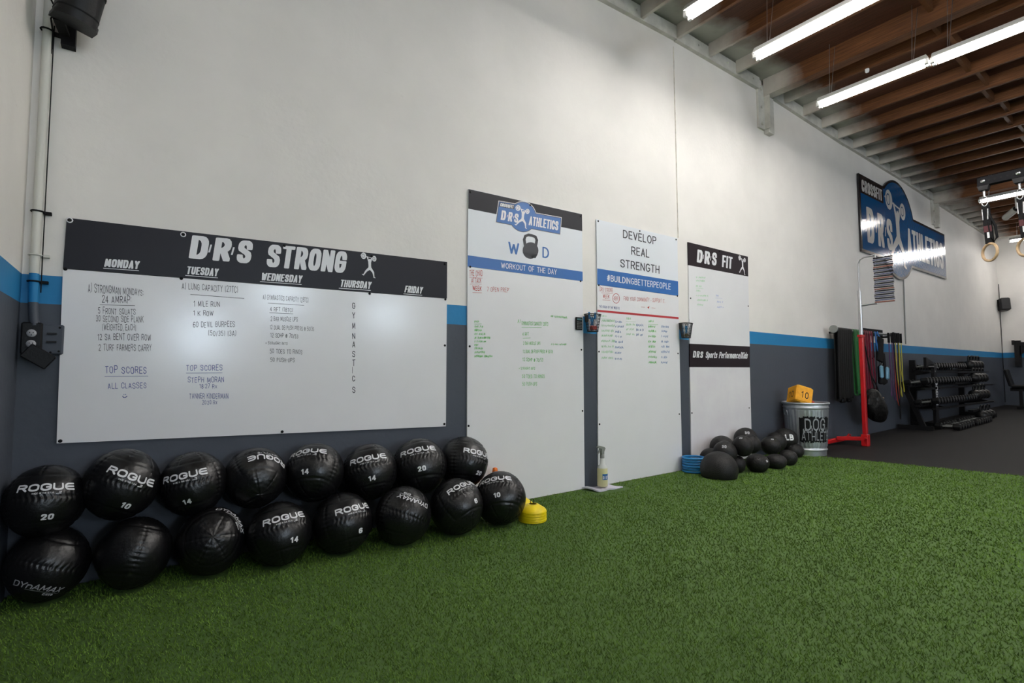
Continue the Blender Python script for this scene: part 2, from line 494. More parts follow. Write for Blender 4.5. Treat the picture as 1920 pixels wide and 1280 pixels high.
def quad(mb, pts, mi, y=YB - .0006):
    mb.add([at(*p, y=y) for p in pts], [tuple(range(len(pts)))], mi)
IMP = dict(w=.235, h=.15, wid=.58, track=.06, n=16, sq=.40, space=.5)
SAN = dict(w=.135, h=.125, wid=.66, track=.12, n=12, sq=.8, space=.5, rnd=True)
HAND = dict(w=.085, wid=.6, track=.16, n=5, sq=1, jit=.07, space=.5)

# ------------------------------------------------------------------ setting
XL, XR, YF = -.018, 18.77, -15.0
_zx = [-.5, 3.9, 5.24, 6.8, 9.4, 12.2, 14.65, 17.7, 19.5]
_zz = [4.42, 4.60, 4.665, 4.675, 4.61, 4.585, 4.53, 4.46, 4.41]
def zl(x): return float(np.interp(x, _zx, _zz))            # underside of the wall ledger: the roof line is gently bowed
def zf(x): return max(0.0, .0118 * (x - 8))                # the rubber floor rises a little towards the far wall
def band(pts):
    q = sorted((at(a, b, y=0).x, at(a, b, y=0).z) for a, b in pts)
    return lambda x: float(np.interp(x, [a for a, _ in q], [b for _, b in q]))
s_top = band([(41, 513), (117, 517), (500, 546), (874, 573), (1100, 593.5), (1407, 621), (1680, 646), (1876, 661)])
s_bot = band([(37, 567), (112, 570.5), (500, 590), (874, 609), (1100, 625), (1407, 644), (1680, 661), (1876, 670.5)])
MW = [m_white, m_blue, m_gray]

mb = MB()
xs = [XL] + [x for x in np.arange(.5, 18.6, .5)] + [XR]
for a, b in zip(xs, xs[1:]):
    zs = [(-.1, -.1), (s_bot(a), s_bot(b)), (s_top(a), s_top(b)), (5.2, 5.2)]
    for k, mi in enumerate((2, 1, 0)):
        (l0, l1), (h0, h1) = zs[k], zs[k + 1]
        mb.add([(a, 0, l0), (b, 0, l1), (b, 0, h1), (a, 0, h0)], [(0, 1, 2, 3)], mi)
mb.box((XL - .2, .004, -.1), (XR + .2, .2, 5.2), 0)
struct(mb.build('wall_back', MW), 'long concrete wall painted white above a blue stripe and dark grey below', 'wall')

t0, b0 = at(0, 464, x=XL).z, at(0, 536, x=XL).z
mb = MB()
ys = list(np.linspace(0, YF, 31))
for a, b in zip(ys, ys[1:]):
    zs = [-.1, s_bot(XL), s_top(XL), 5.2]
    for k, mi in enumerate((2, 1, 0)):
        mb.add([(XL, b, zs[k]), (XL, a, zs[k]), (XL, a, zs[k + 1]), (XL, b, zs[k + 1])], [(0, 1, 2, 3)], mi)
mb.box((XL - .2, 0, -.1), (XL - .004, YF, 5.2), 0)
struct(mb.build('wall_left', MW), 'short end wall at the left corner with the same blue stripe', 'wall')

mb = MB()
zr0, zr1 = s_bot(XR), s_top(XR)
for z0, z1, mi in ((-.1, zr0, 2), (zr0, zr1, 1), (zr1, 5.2, 0)):
    mb.add([(XR, 0, z0), (XR, YF, z0), (XR, YF, z1), (XR, 0, z1)], [(0, 1, 2, 3)], mi)
mb.box((XR + .004, 0, -.1), (XR + .2, YF, 5.2), 0)
struct(mb.build('wall_right', MW), 'far end wall with the blue stripe behind the bench', 'wall')

mb = MB()
for z0, z1, mi in ((-.1, 1.37, 2), (1.37, 1.51, 1), (1.51, 5.2, 0)):
    mb.add([(XL, YF, z0), (XL, YF, z1), (XR, YF, z1), (XR, YF, z0)], [(0, 1, 2, 3)], mi)
mb.box((XL, YF - .004, -.1), (XR, YF - .2, 5.2), 0)
struct(mb.build('wall_front', MW), 'long wall opposite, behind the viewer', 'wall')

mb = MB()
xf = [XL] + [8 + i for i in range(11)] + [XR]
mb.sheet(lambda u, v: (xf[round(u * 12)], YF * v, zf(xf[round(u * 12)])), 12, 1, 0, False)
mb.f = [f[::-1] for f in mb.f]
mb.box((XL - .1, .1, -.3), (XR + .1, YF, -.1), 0)
struct(mb.build('floor', m_rubber), 'black rubber gym flooring beyond the green turf', 'floor')

mb = MB()
DZ = .15                                                   # joist depth
xc = list(np.linspace(XL, XR, 40))
mb.sheet(lambda u, v: (xc[round(u * 39)], .0 + v * YF, zl(xc[round(u * 39)]) + DZ), 39, 1, 0, False)
mb.sheet(lambda u, v: (xc[round(u * 39)], .0 + v * YF, zl(xc[round(u * 39)]) + DZ + .05), 39, 1, 0, False)
struct(mb.build('ceiling', m_deck), 'plywood roof deck seen between the joists', 'ceiling')

# wall ledger, joists, roof beams, blocking
jx = [x for x in np.arange(.93, 4.5, .595)] + [4.50, 5.10, 5.69, 6.26] + [7.44, 7.99, 8.56, 9.11, 9.67, 10.2, 10.74, 11.26, 11.78, 12.3, 12.82] + [14.28, 14.74, 15.2, 15.68, 16.12, 16.56, 16.98, 17.42, 17.86, 18.3]
beams = [.3, 6.98, 13.72]
sp = [XL, 1.7, 5.08, 6.80, 7.16, 9.4, 12.2, 13.60, 13.84, 16.4, XR]
for i, (a, b) in enumerate(zip(sp, sp[1:])):
    if (a, b) in ((6.80, 7.16), (13.60, 13.84)): continue
    mb = MB()
    dz = .008 if i % 2 else 0
    vs = []
    for x in (a + .003, b - .003):
        z = zl(x) - .02 + dz
        vs += [(x, -.001, z), (x, -.045, z), (x, -.045, z + .145), (x, -.001, z + .145)]
    mb.add(vs, [(0, 3, 2, 1), (4, 5, 6, 7), (0, 1, 5, 4), (1, 2, 6, 5), (2, 3, 7, 6), (3, 0, 4, 7)], 0)
    for q in np.arange(a + .4, b - .1, .58):
        mb.tube([(q, -.045, zl(q) + .06), (q, -.058, zl(q) + .06)], .012, 0, 8)
    o = struct(mb.build('trim_%d' % (i + 1), m_trimw), 'white painted timber ledger along the top of the wall', 'ledger')
for x in jx:
    z = zl(x)
    mb = MB().box((x - .019, -.047, z), (x + .019, YF, z + DZ - .002))
    struct(mb.build('ceiling_joist', m_joist, origin=(x, -.047, z)), 'brown timber roof joist, painted white at its wall end', 'joist')
allx = sorted(jx + beams)
for i, (a, b) in enumerate(zip(allx, allx[1:])):
    if b - a < .2: continue
    y = (-1.72 if i % 2 else -1.78)
    z = zl((a + b) / 2)
    for yy in (y, y - 3.4, y - 7):
        mb = MB().box((a + .02, yy - .02, z + .03), (b - .02, yy + .02, z + DZ - .004))
        struct(mb.build('joist_blocking', m_joist, origin=(a, yy, z)), 'short timber block between two joists', 'blocking')
for x in beams:
    z = zl(x)
    mb = MB().box((x - .07, -.03, z - .075), (x + .07, YF, z + DZ - .002))
    struct(mb.build('roof_beam', m_joist, origin=(x, -.03, z)), 'deep timber roof beam resting on a steel wall bracket', 'beam')
# steel beam brackets
def bracket(x, lab):
    z = zl(x)
    t = thing('beam_bracket', lab, 'bracket', (x, -.001, z - .55))
    MB().box((x - .20, -.001, z - .52), (x - .05, -.03, z + .06), 0, .004).build('plate', m_trimw, t)
    MB().box((x - .03, -.001, z - .56), (x + .10, -.075, z - .08), 0, .006).build('seat', m_trimw, t)
    MB().box((x - .052, -.03, z - .51), (x - .044, -.10, z + .04)).build('flange', m_trimw, t)
    for dz in (0, -.24, -.46):
        MB().tube([(x - .135, -.03, z + dz), (x - .135, -.05, z + dz)], .02, 0, 6).build('bolt', m_trimw, t)
bracket(6.98, 'white steel beam bracket on the wall, left of the blue sign')
bracket(13.75, 'white steel beam bracket above the right end of the blue sign')
# caulked joint in the wall
A, B = at(1262, 88, y=-.001), at(1271, 446, y=-.001)
mb = MB().bar(A, B, .022, .0016, 0)
struct(mb.build('trim_12', m_caulk), 'caulked vertical joint in the white wall', 'joint')
# daylit windows in the wall behind the viewer
def window(n, x0, x1, z0, z1, e):
    m = bpy.data.materials.get('daylit glass') or mat('daylit glass', (.7, .8, .9), .2, emit=(.72, .86, 1.0, e))
    mb = MB().box((x0, YF + .02, z0), (x1, YF + .03, z1))
    o = struct(mb.build('window_%d' % n, m), 'daylit window in the opposite wall', 'window')
    fr = MB()
    for a, b in (((x0 - .06, z0 - .06), (x0, z1 + .06)), ((x1, z0 - .06), (x1 + .06, z1 + .06)), ((x0, z0 - .06), (x1, z0)), ((x0, z1), (x1, z1 + .06))):
        fr.box((a[0], YF + .001, a[1]), (b[0], YF + .06, b[1]))
    fr.build('window_frame', m_trimw, o)
WIN = 26
window(1, 1.65, 2.25, 1.7, 2.7, WIN)
window(2, 3.7, 4.7, 3.3, 3.9, WIN)
window(3, 7.4, 8.4, 2.9, 3.4, WIN)

# ------------------------------------------------------------------ turf
def tx(y): return 7.035 - .195 * y                         # seam between turf and rubber
FOOT = []                                                  # where things press the pile flat
def turf_mat(name, col):
    m = mat(name, col, .7, var=.16, vscale=3.2, spec=.1, detail=6)
    nt = m.node_tree                                       # soft curly fibres: their shading follows the pile, not each flat blade
    g = nd(nt, 'ShaderNodeNewGeometry')
    a = nd(nt, 'ShaderNodeVectorMath', operation='ADD'); a.inputs[1].default_value = (0, 0, 1.6)
    k = nd(nt, 'ShaderNodeVectorMath', operation='NORMALIZE')
    nt.links.new(g.outputs['Normal'], a.inputs[0]); nt.links.new(a.outputs[0], k.inputs[0])
    nt.links.new(k.outputs[0], nt.nodes['Principled BSDF'].inputs['Normal'])
    return m
def build_turf():
    N = 470000
    # denser near where people look at it from, sparser far off
    u = rng.random((N * 3, 2))
    r = .55 * (7.6 / .55) ** u[:, 0]
    r = np.where(rng.random(N * 3) < .72, r, .3 + 7.6 * np.sqrt(u[:, 0]))
    a = u[:, 1] * 2 * PI
    X = .45 + r * np.cos(a); Y = -3.3 + r * np.sin(a)
    ok = (X > XL + .004) & (Y < -.024) & (Y > -6.2) & (X < 7.035 - .195 * Y)
    # skip what lies far behind the photograph's viewpoint
    ok &= ((X - .448) * math.sin(YAW) + (Y + 3.3455) * math.cos(YAW)) > -.6
    for fx, fy, fr in FOOT: ok &= (X - fx) ** 2 + (Y - fy) ** 2 > fr * fr
    X = X[ok][:N]; Y = Y[ok][:N]; n = len(X)
    d = np.hypot(X - .45, Y + 3.35)
    lump = np.sin(X * 47 + 3 * np.sin(Y * 23)) * np.sin(Y * 51 + 2 * np.sin(X * 31)) + .6 * np.sin(X * 13.7 + Y * 9.1) * np.sin(Y * 17.3 - X * 5)
    h = (.0120 + .0022 * lump + .0055 * rng.random(n)) * np.clip(.85 + d * .02, .85, 1)
    wdt = (.00135 + .0007 * rng.random(n)) * np.clip(d / 1.8, 1, 2.6)
    th = rng.random(n) * 2 * PI
    lean = (.2 + .9 * rng.random(n)) * h
    la = rng.random(n) * 2 * PI
    bx = np.cos(th) * wdt; by = np.sin(th) * wdt
    V = np.empty((n * 3 + 4, 3), np.float32)
    V[0:n * 3:3] = np.stack([X - bx, Y - by, 0 * X + .002], -1)
    V[1:n * 3:3] = np.stack([X + bx, Y + by, 0 * X + .002], -1)
    V[2:n * 3:3] = np.stack([X + np.cos(la) * lean - .15 * h, Y + np.sin(la) * lean, h + .002], -1)
    V[n * 3:] = [(XL + .002, -.016, .003), (tx(0), -.016, .003), (tx(-6.2), -6.2, .003), (XL + .002, -6.2, .003)]
    me = bpy.data.meshes.new('artificial_turf')
    me.vertices.add(len(V)); me.vertices.foreach_set('co', V.ravel())
    L = np.concatenate([np.arange(n * 3), [n * 3 + 3, n * 3 + 2, n * 3 + 1, n * 3]]).astype(np.int32)
    me.loops.add(len(L)); me.loops.foreach_set('vertex_index', L)
    me.polygons.add(n + 1)
    me.polygons.foreach_set('loop_start', np.concatenate([np.arange(n) * 3, [n * 3]]).astype(np.int32))
    me.polygons.foreach_set('loop_total', np.concatenate([np.full(n, 3), [4]]).astype(np.int32))
    mi = np.zeros(n + 1, np.int32); mi[:n] = rng.choice([1, 1, 2, 2, 3], n)
    me.polygons.foreach_set('material_index', mi)
    me.update(calc_edges=True)
    for m in (m_turfbase,
              turf_mat('turf blade mid', (.128, .238, .036)), turf_mat('turf blade light', (.150, .268, .044)), turf_mat('turf blade dark', (.090, .178, .026))):
        me.materials.append(m)
    o = bpy.data.objects.new('artificial_turf', me)
    C.objects.link(o)
    tag(o, 'short green artificial turf covering the near floor', 'turf', kind='stuff')

# ------------------------------------------------------------------ fluorescent fixtures
def fixture(x, y0, L, z, lab, group, chains=True):
    t = thing('fluorescent_light', lab, 'light', (x, y0, z), group)
    y1 = y0 - L
    prof = [(-.072, -.004), (-.066, .0), (.066, .0), (.072, -.004), (.074, .004), (.040, .055), (-.040, .055), (-.074, .004)]
    mb = MB().prism([(x + a, y0, z + .024 + b) for a, b in prof], (0, -L, 0))
    mb.build('housing', m_wfix, t)
    for s in (-1, 1):
        MB().tube([(x + s * .034, y0 - .03, z), (x + s * .034, y1 + .03, z)], .019, 0, 10).build('tube', m_tube, t)
        for y in (y0, y1):
            MB().box((x + s * .034 - .014, y - .016, z - .020), (x + s * .034 + .014, y + .016, z + .035)).build('lamp_holder', m_wfix, t)
    if chains:
        for y in (y0 - .12, y1 + .12):
            zt = zl(x) + .1
            mb = MB().tube([(x - .02, y, z + .08), (x - .05, y - .03, zt)], .003, 0, 5).tube([(x + .02, y, z + .08), (x + .05, y - .05, zt)], .003, 0, 5)
            mb.build('chain', m_steel, t)
    return t
ZFX = 4.13
fixture(4.24, -.76, 1.06, ZFX, 'lit fluorescent light nearest the left, cut by the top edge of the picture', None)
fixture(5.30, -.80, 1.06, ZFX, 'lit fluorescent light between the topmost cut off one and the pair hung end to end', None)
fixture(6.80, -.74, 1.02, ZFX, 'lit fluorescent light, the wall end one of the pair hung end to end', None)
fixture(6.83, -1.80, 1.06, ZFX, 'lit fluorescent light of the end to end pair, the one farther from the wall', None)
fixture(12.9, -.90, 1.06, ZFX, 'lit fluorescent light seen behind the gymnastic ring straps', None)
fixture(17.35, -.52, 1.06, ZFX, 'small far lit fluorescent light beside the right hand ring strap', None)
fixture(17.35, -1.60, 1.06, ZFX, 'lit twin tube fluorescent light hung further back over the gym floor', 'fluorescent lights further back', False)
n = 0
for x, yy in ((1.5, (-3.0, -6.2, -9.4, -12.6)), (4.3, (-1.9, -3.4, -6.4, -9.4, -12.6)), (5.4, (-3.2,)), (6.86, (-2.95, -4.2, -6.8, -9.4, -12.6)), (9.9, (-7.2, -9.4, -12.0)), (12.9, (-7.2, -9.4, -12.0)), (16.4, (-9.4, -12.0))):
    for y in yy:
        fixture(x, y, 1.06, ZFX, 'lit twin tube fluorescent light hung further back over the gym floor', 'fluorescent lights further back', False)

# ------------------------------------------------------------------ boards on the wall
def P3(x, z, y=YB): return Vector((x, y, z))
def panel(name, TL, TR, BR, BL, mats, parent, extra=None):
    """a board panel 10 mm thick between four points on its face"""
    mb = MB()
    fr = [BL, BR, TR, TL]
    bk = [Vector((p.x, -.0015, p.z)) for p in fr]
    mb.add(fr + bk, [(0, 1, 2, 3), (5, 4, 7, 6), (1, 0, 4, 5), (2, 1, 5, 6), (3, 2, 6, 7), (0, 3, 7, 4)], 0)
    if extra: extra(mb)
    return mb.build(name, mats, parent)
def screws(parent, pts, ring=()):
    for i, (px, py) in enumerate(pts):
        p = at(px, py, y=YB)
        mb = MB().lathe(p, [(.0085, -.0005), (.0085, .003), (.005, .0045), (.001, .0045)], 10, 0, Matrix.Rotation(PI / 2, 3, 'X'))
        if (px, py) in ring: mb.lathe(p, [(.014, 0), (.014, .0015), (.009, .0015)], 14, 1, Matrix.Rotation(PI / 2, 3, 'X'), close=False)
        mb.build('screw', [m_blackm, m_letter], parent)
def ink(parent, name, mats, fn):
    mb = MB(); fn(mb)
    return mb.build(name, mats, parent)
def line(mb, p, q, t, mi, y=YB - .0008):
    quad(mb, [(p[0], p[1] + t), (q[0], q[1] + t), q, p], mi, y)
def hw(mb, txt, p0, p1, h, mi, k=.085, h1=None):
    st = dict(HAND); st['w'] = k * 1.15
    t, wd = text2d(txt, **st)
    put(mb, t, wd, p0, p1, h, h1 or h, mi)
def scr(mb, p0, p1, h, mi):
    n = max(3, int(math.hypot(p1[0] - p0[0], p1[1] - p0[1]) / h / .62))
    t, wd = scribble(n)
    put(mb, t, wd, p0, p1, h, h, mi)
def imp(mb, txt, p0, p1, h0, h1, mi, slant=0, y=YB - .0010, **kw):
    t, wd = text2d(txt, **{**IMP, **kw})
    put(mb, t, wd, p0, p1, h0, h1, mi, y, slant)
def san(mb, txt, p0, p1, h0, h1, mi, y=YB - .0010, **kw):
    t, wd = text2d(txt, **{**SAN, **kw})
    put(mb, t, wd, p0, p1, h0, h1, mi, y)
def cap(p, q, r0, r1, n=8):
    return hull([(p[0] + r0 * math.cos(2 * PI * i / n), p[1] + r0 * math.sin(2 * PI * i / n)) for i in range(n)] + [(q[0] + r1 * math.cos(2 * PI * i / n), q[1] + r1 * math.sin(2 * PI * i / n)) for i in range(n)])
def ell(c, rx, ry, n=18): return [(c[0] + rx * math.cos(2 * PI * i / n), c[1] + ry * math.sin(2 * PI * i / n)) for i in range(n)]
def lifter():
    """weightlifter in a split jerk: 'fig' white pieces, 'cut' rings on the plates; unit box"""
    X = lambda a, b: ((a - 1022) / 123, 1 - (b - 295) / 190)
    sc = 1 / 123
    f = []
    def seg(a, b, r0, r1):
        # the box is taller than wide: squeeze radii with it
        h0 = [(X(a[0] + r0 * math.cos(t), a[1] + r0 * math.sin(t))) for t in np.linspace(0, 2 * PI, 9)[:-1]]
        h1 = [(X(b[0] + r1 * math.cos(t), b[1] + r1 * math.sin(t))) for t in np.linspace(0, 2 * PI, 9)[:-1]]
        f.append(hull(h0 + h1))
    seg((1025, 318), (1140, 337), 2.2, 2.2)               # bar
    for c, rx, ry in (((1047, 321), 20, 25), ((1127, 335), 17, 22)):
        f.append([X(c[0] + rx * math.cos(t), c[1] + ry * math.sin(t)) for t in np.linspace(0, 2 * PI, 21)[:-1]])
    seg((1074, 326), (1083, 350), 4, 5); seg((1083, 350), (1089, 364), 5.5, 7)
    seg((1109, 332), (1103, 350), 4, 5); seg((1103, 350), (1097, 364), 5.5, 7)
    seg((1094, 345), (1093, 352), 6, 6)                    # head
    seg((1092, 364), (1093, 385), 11, 10); seg((1093, 385), (1094, 412), 9.5, 11)
    seg((1090, 414), (1066, 436), 10.5, 7); seg((1066, 436), (1046, 468), 7, 3.6); seg((1047, 469), (1038, 464), 3.8, 3)
    seg((1098, 414), (1119, 440), 10.5, 7); seg((1119, 440), (1125, 474), 7, 3.6); seg((1123, 477), (1134, 481), 3.8, 3)
    cut = []
    for c, rx, ry in (((1043, 321), 11, 15), ((1124, 335), 9, 13)):
        T = np.linspace(0, 2 * PI, 17)
        for a, b in zip(T, T[1:]):
            cut.append([X(c[0] + k * rx * math.cos(t), c[1] + k * ry * math.sin(t)) for k, t in ((1, a), (1, b), (.80, b), (.80, a))])
    return f, cut
def put_lifter(mb, p0, p1, h0, h1, mi, micut, y=YB - .0010):
    f, cut = lifter()
    put(mb, f, 1, p0, p1, h0, h1, mi, y)
    put(mb, cut, 1, p0, p1, h0, h1, micut, y - .0012)
def slash(mb, p, q, t, mi):
    quad(mb, [(p[0] - t, p[1]), (p[0] + t, p[1]), (q[0] + t, q[1]), (q[0] - t, q[1])], mi, YB - .0010)

# --- wide schedule board
o_ = at(471, 815, y=YB)
t = thing('whiteboard', 'wide white schedule board with black weekday header, mounted above the medicine balls', 'whiteboard', o_)
TL, TR, HL, HR, BL, BR = [at(*p, y=YB) for p in ((125, 408), (838.5, 491), (118, 504), (838, 560), (106, 831), (836, 799))]
def hdr(mb):
    for ch, p, q, h in (('D', (353.5, 483.8), (387, 486.8), 43), ('R', (398, 488), (430, 490.5), 43), ('S', (442, 492), (469, 494.5), 42.5)):
        imp(mb, ch, p, q, h, h, 1, 7, w=.30, h=.17, wid=.75)
    slash(mb, (396, 458.5), (392, 473), 1.7, 1); slash(mb, (438.5, 463.5), (434.5, 477.5), 1.7, 1)
    imp(mb, 'STRONG', (498.5, 500), (646.5, 512), 42.5, 40, 1, 6)
    for s, p, q, h in (('MONDAY', (195, 499.8), (260, 504.6), 15.2), ('TUESDAY', (349, 513.4), (408, 518), 14.4), ('WEDNESDAY', (489, 525), (565, 530.5), 14), ('THURSDAY', (637, 537.3), (694.5, 541.6), 13.4), ('FRIDAY', (758, 547.8), (791, 550.6), 12.6)):
        imp(mb, s, p, q, h, h, 1, 2.8)
        line(mb, (p[0] - 1.5, p[1] + 2.2), (q[0] + .5, q[1] + 2.2), 1.1, 1)
    put_lifter(mb, (675.5, 518.5), (706, 522), 46, 46.5, 1, 2)
panel('header_panel', TL, TR, HR + Vector((0, 0, .003)), HL + Vector((0, 0, .003)), [m_hdr, m_letter, m_hdr], t, hdr)
wp = panel('writing_panel', HL, HR, BR, BL, [m_bwhite], t)
def monday(mb):
    hw(mb, 'A) STRONGMAN MONDAYS:', (165, 547.5), (269, 554.5), 17, 0, h1=12)
    hw(mb, '24 AMRAP:', (191, 567.5), (246, 568.5), 14, 0); line(mb, (187, 570.8), (253, 572.4), .8, 0)
    hw(mb, '5 FRONT SQUATS', (184, 588.7), (254, 590), 13, 0, h1=10.5)
    hw(mb, '30 SECOND SIDE PLANK', (180, 602.7), (269, 605), 12, 0)
    hw(mb, '(WEIGHTED, EACH)', (192, 619), (255, 620), 12, 0)
    hw(mb, '12 SA BENT OVER ROW', (183, 637.5), (283, 638.5), 12.5, 0)
    hw(mb, '2 TURF FARMERS CARRY', (185, 657.5), (284, 658), 12.5, 0)
    hw(mb, 'TOP SCORES', (197, 699.5), (275, 700), 13.5, 1); line(mb, (196, 705), (278, 704.5), .8, 1)
    hw(mb, 'ALL CLASSES', (202, 728.5), (275, 728), 11, 1)
    put(mb, [cap(a, b, .1, .1, 6) for a, b in zip([(.0, .5), (.25, .1), (.6, .1), (1, .5)], [(.25, .1), (.6, .1), (1, .5)])] + [cap((.3, .9), (.3, 1), .08, .08, 6), cap((.7, .9), (.7, 1), .08, .08, 6)], 1, (230, 746), (238, 746), 7, 7, 1)
def tuesday(mb):
    hw(mb, 'A) LUNG CAPACITY (27TC)', (341, 541.5), (446, 549.5), 12, 0); line(mb, (357, 551.3), (458, 559), .8, 0)
    hw(mb, '1 MILE RUN', (363, 574.5), (412, 575), 10.5, 0)
    hw(mb, '1 K ROW', (362.5, 591.5), (400, 592), 9.5, 0)
    hw(mb, '60 DEVIL BURPEES', (362, 614), (440, 612.5), 10.5, 0)
    hw(mb, '(50/35) (3A)', (391, 629.5), (442.5, 630), 10, 0)
    hw(mb, 'TOP SCORES', (349, 694.5), (417, 695), 11, 1); line(mb, (349, 698.7), (417, 698.3), .8, 1)
    hw(mb, 'STEPH MORAN', (352, 717), (420, 717), 10.5, 1); hw(mb, '18:27 Rx', (374, 728), (407, 728), 8.5, 1)
    hw(mb, 'TANNER KINDERMAN', (355, 747), (428, 747), 10.5, 1); hw(mb, '20:20 Rx', (379, 758), (407, 758), 8, 1)
def wednesday(mb):
    hw(mb, 'A) GYMNASTICS CAPACITY (28TC)', (493, 561), (578, 567), 9.5, 0); line(mb, (502.5, 567.6), (570, 572), .7, 0)
    hw(mb, '4 RFT (18TC)', (506, 583), (549, 585), 8, 0); line(mb, (505, 585.8), (549.5, 587.8), .7, 0)
    hw(mb, '2 BAR MUSCLE UPS', (507.5, 601.5), (558, 602.5), 8.5, 0)
    hw(mb, '12 DUAL DB PUSH PRESS @ 50/35', (506, 617), (589, 620.5), 8, 0)
    hw(mb, '12 SDHP @ 70/53', (507, 632), (559, 634), 8, 0)
    hw(mb, '* STRAIGHT INTO', (498, 645.5), (539, 646.5), 5.5, 0)
    hw(mb, '50 TOES TO RINGS', (506, 662), (567, 664), 8.5, 0)
    hw(mb, '50 PUSH-UPS', (507, 678), (552.5, 679), 8, 0)
def thursday(mb):
    for ch, y in zip('GYMNASTICS', (578, 596.5, 617, 636.3, 652, 669, 686, 700.5, 715.5, 737)):
        hw(mb, ch, (660.3, y), (666.3 if ch != 'I' else 661, y), 11.8, 0, .11)
ink(wp, 'handwriting', [m_ink, m_inkb], monday)['label'] = 'black and blue handwriting under MONDAY'
ink(wp, 'handwriting', [m_ink, m_inkb], tuesday)['label'] = 'black and blue handwriting under TUESDAY'
ink(wp, 'handwriting', [m_ink], wednesday)['label'] = 'small black handwriting under WEDNESDAY'
ink(wp, 'handwriting', [m_ink], thursday)['label'] = 'letters written downwards under THURSDAY'
screws(t, [(130.5, 412.5), (343.5, 439.5), (122.5, 504), (340, 521.8), (116, 631), (113, 826.5), (533, 460.5), (697, 480), (834, 494.8), (835, 561), (693, 550.3), (834, 647.5), (833, 794.5), (529, 809)], ((130.5, 412.5), (343.5, 439.5)))

# --- the club sign, also printed small on the workout board. unit: metres of the big sign
def sign_parts():
    cx, cz, r = 1.62, .57, .86
    def ring(pts): return pts
    def outline(g):
        R = r + g
        top = .87 + g; bot = -g; l = -g; rr = 4.30 + g; tt = 1.20 + g; cfr = .93 + g
        a1 = math.asin(min(1, (top - cz) / R)); a0 = math.acos(max(-1, min(1, (cfr - cx) / R)))
        p = [(l, bot), (l, tt), (cfr if cfr < cx - R * math.cos(math.asin(min(1, (tt - cz) / R))) else cx - math.sqrt(R * R - (tt - cz) ** 2), tt)]
        aS = math.atan2(tt - cz, p[-1][0] - cx)
        p += [(cx + R * math.cos(a), cz + R * math.sin(a)) for a in np.linspace(aS, a1, 22)[1:]]
        p += [(rr, top), (rr, bot)]
        b1 = -math.asin((cz - bot) / R); b0 = -PI - b1
        p += [(cx + R * math.cos(a), cz + R * math.sin(a)) for a in np.linspace(b1, b0, 16)]
        return p
    return outline
def sign_text(adder):
    """adder(polys, mi): letters of the sign in sign metres. mi 2 = black box, 3 = white"""
    adder([[(-.0, .93), (.97, .93), (.97, 1.2), (-.0, 1.2)]], 2)
    def tx_(s, x0, x1, z, hh, **kw):
        t, wd = text2d(s, **{**IMP, **kw})
        adder([[(x0 + a / wd * (x1 - x0), z + b * hh) for a, b in q] for q in t], 3)
    tx_('CROSSFIT', .05, .92, .965, .20)
    tx_('D', .20, .50, .14, .60, w=.30, h=.16, wid=.75); tx_('R', .66, .93, .14, .58, w=.30, h=.16, wid=.75); tx_('S', 1.06, 1.33, .14, .56, w=.28, h=.16, wid=.75)
    adder([[(.56, .36), (.60, .36), (.62, .52), (.58, .52)], [(.975, .36), (1.01, .36), (1.03, .52), (.995, .52)]], 3)
    tx_('ATHLETICS', 2.06, 4.18, .14, .55)
    f, cut = lifter()
    L = lambda q: [(1.02 + a * 1.02, -.12 + b * 1.36) for a, b in q]
    adder([L(q) for q in f], 3); adder([L(q) for q in cut], 1)

# --- workout of the day board
XW = at(876, 700, y=YB).x; XW2 = at(1095, 800, y=YB).x
t = thing('whiteboard', 'tall whiteboard with kettlebell picture and WORKOUT OF THE DAY header', 'whiteboard', ((XW + XW2) / 2, YB, .004))
TL, TR, HL, HR = [at(*p, y=YB) for p in ((878.5, 354), (1091.3, 401.3), (876.8, 499.3), (1092.6, 527))]
def hdr(mb):
    quad(mb, [(878.2, 391), (1091.8, 433.2), (1091.3, 401.5), (878.5, 354.3)], 2)
    quad(mb, [(876.9, 499.3), (1092.6, 527), (1092.4, 509.2), (877.1, 478.3)], 3)
    q = [at(*p, y=YB) for p in ((931.8, 415), (1048.6, 437.2), (1051.2, 399.7), (937, 379.3))]
    def mp(x, z, y):
        u, v = x / 4.3, z / 1.2
        p = q[0].lerp(q[1], u).lerp(q[3].lerp(q[2], u), v)
        return Vector((p.x, y, p.z))
    ol = sign_parts()
    for g, mi, dy in ((.10, 1, .0008), (.065, 4, .0011), (.03, 3, .0014)):
        pts = [mp(x, z, YB - dy) for x, z in ol(g)]
        mb.add(pts, [tuple(range(len(pts)))[::-1]], mi)
    mpi = {2: 4, 3: 1, 1: 3}
    cnt = [0]
    def ad(polys, mi):
        for i, p in enumerate(polys): mb.add([mp(x, z, YB - (.0032 if mi == 1 else .0020 if mi == 3 else .0017) - STEP * (i % 24)) for x, z in p], [tuple(range(len(p)))], mpi[mi])
    sign_text(ad)
    san(mb, 'W', (953, 474.5), (973.5, 478.2), 22, 22, 3, w=.15); san(mb, 'D', (1017, 482.7), (1029.4, 485), 20.5, 20.5, 3, w=.15)
    san(mb, 'WORKOUT OF THE DAY', (939.5, 502.3), (1043.8, 515), 10.4, 10.2, 1)
    # kettlebell picture
    B = lambda q: [(a, b) for a, b in q]
    quad(mb, ell((994.8, 469.5), 14.8, 15.6, 24)[::-1], 4, YB - .0012)
    quad(mb, [(1004, 484), (985.5, 481), (981.5, 473), (1008, 477)], 4, YB - .0012)
    hnd = [(984.5, 459), (983, 448.5), (985.3, 442.2), (991, 440.2), (998, 441.5), (1004, 444), (1006.5, 450), (1004.8, 460)]
    for a, b in zip(hnd, hnd[1:]): quad(mb, cap(a, b, 2.6, 2.6)[::-1], 4, YB - .0013)
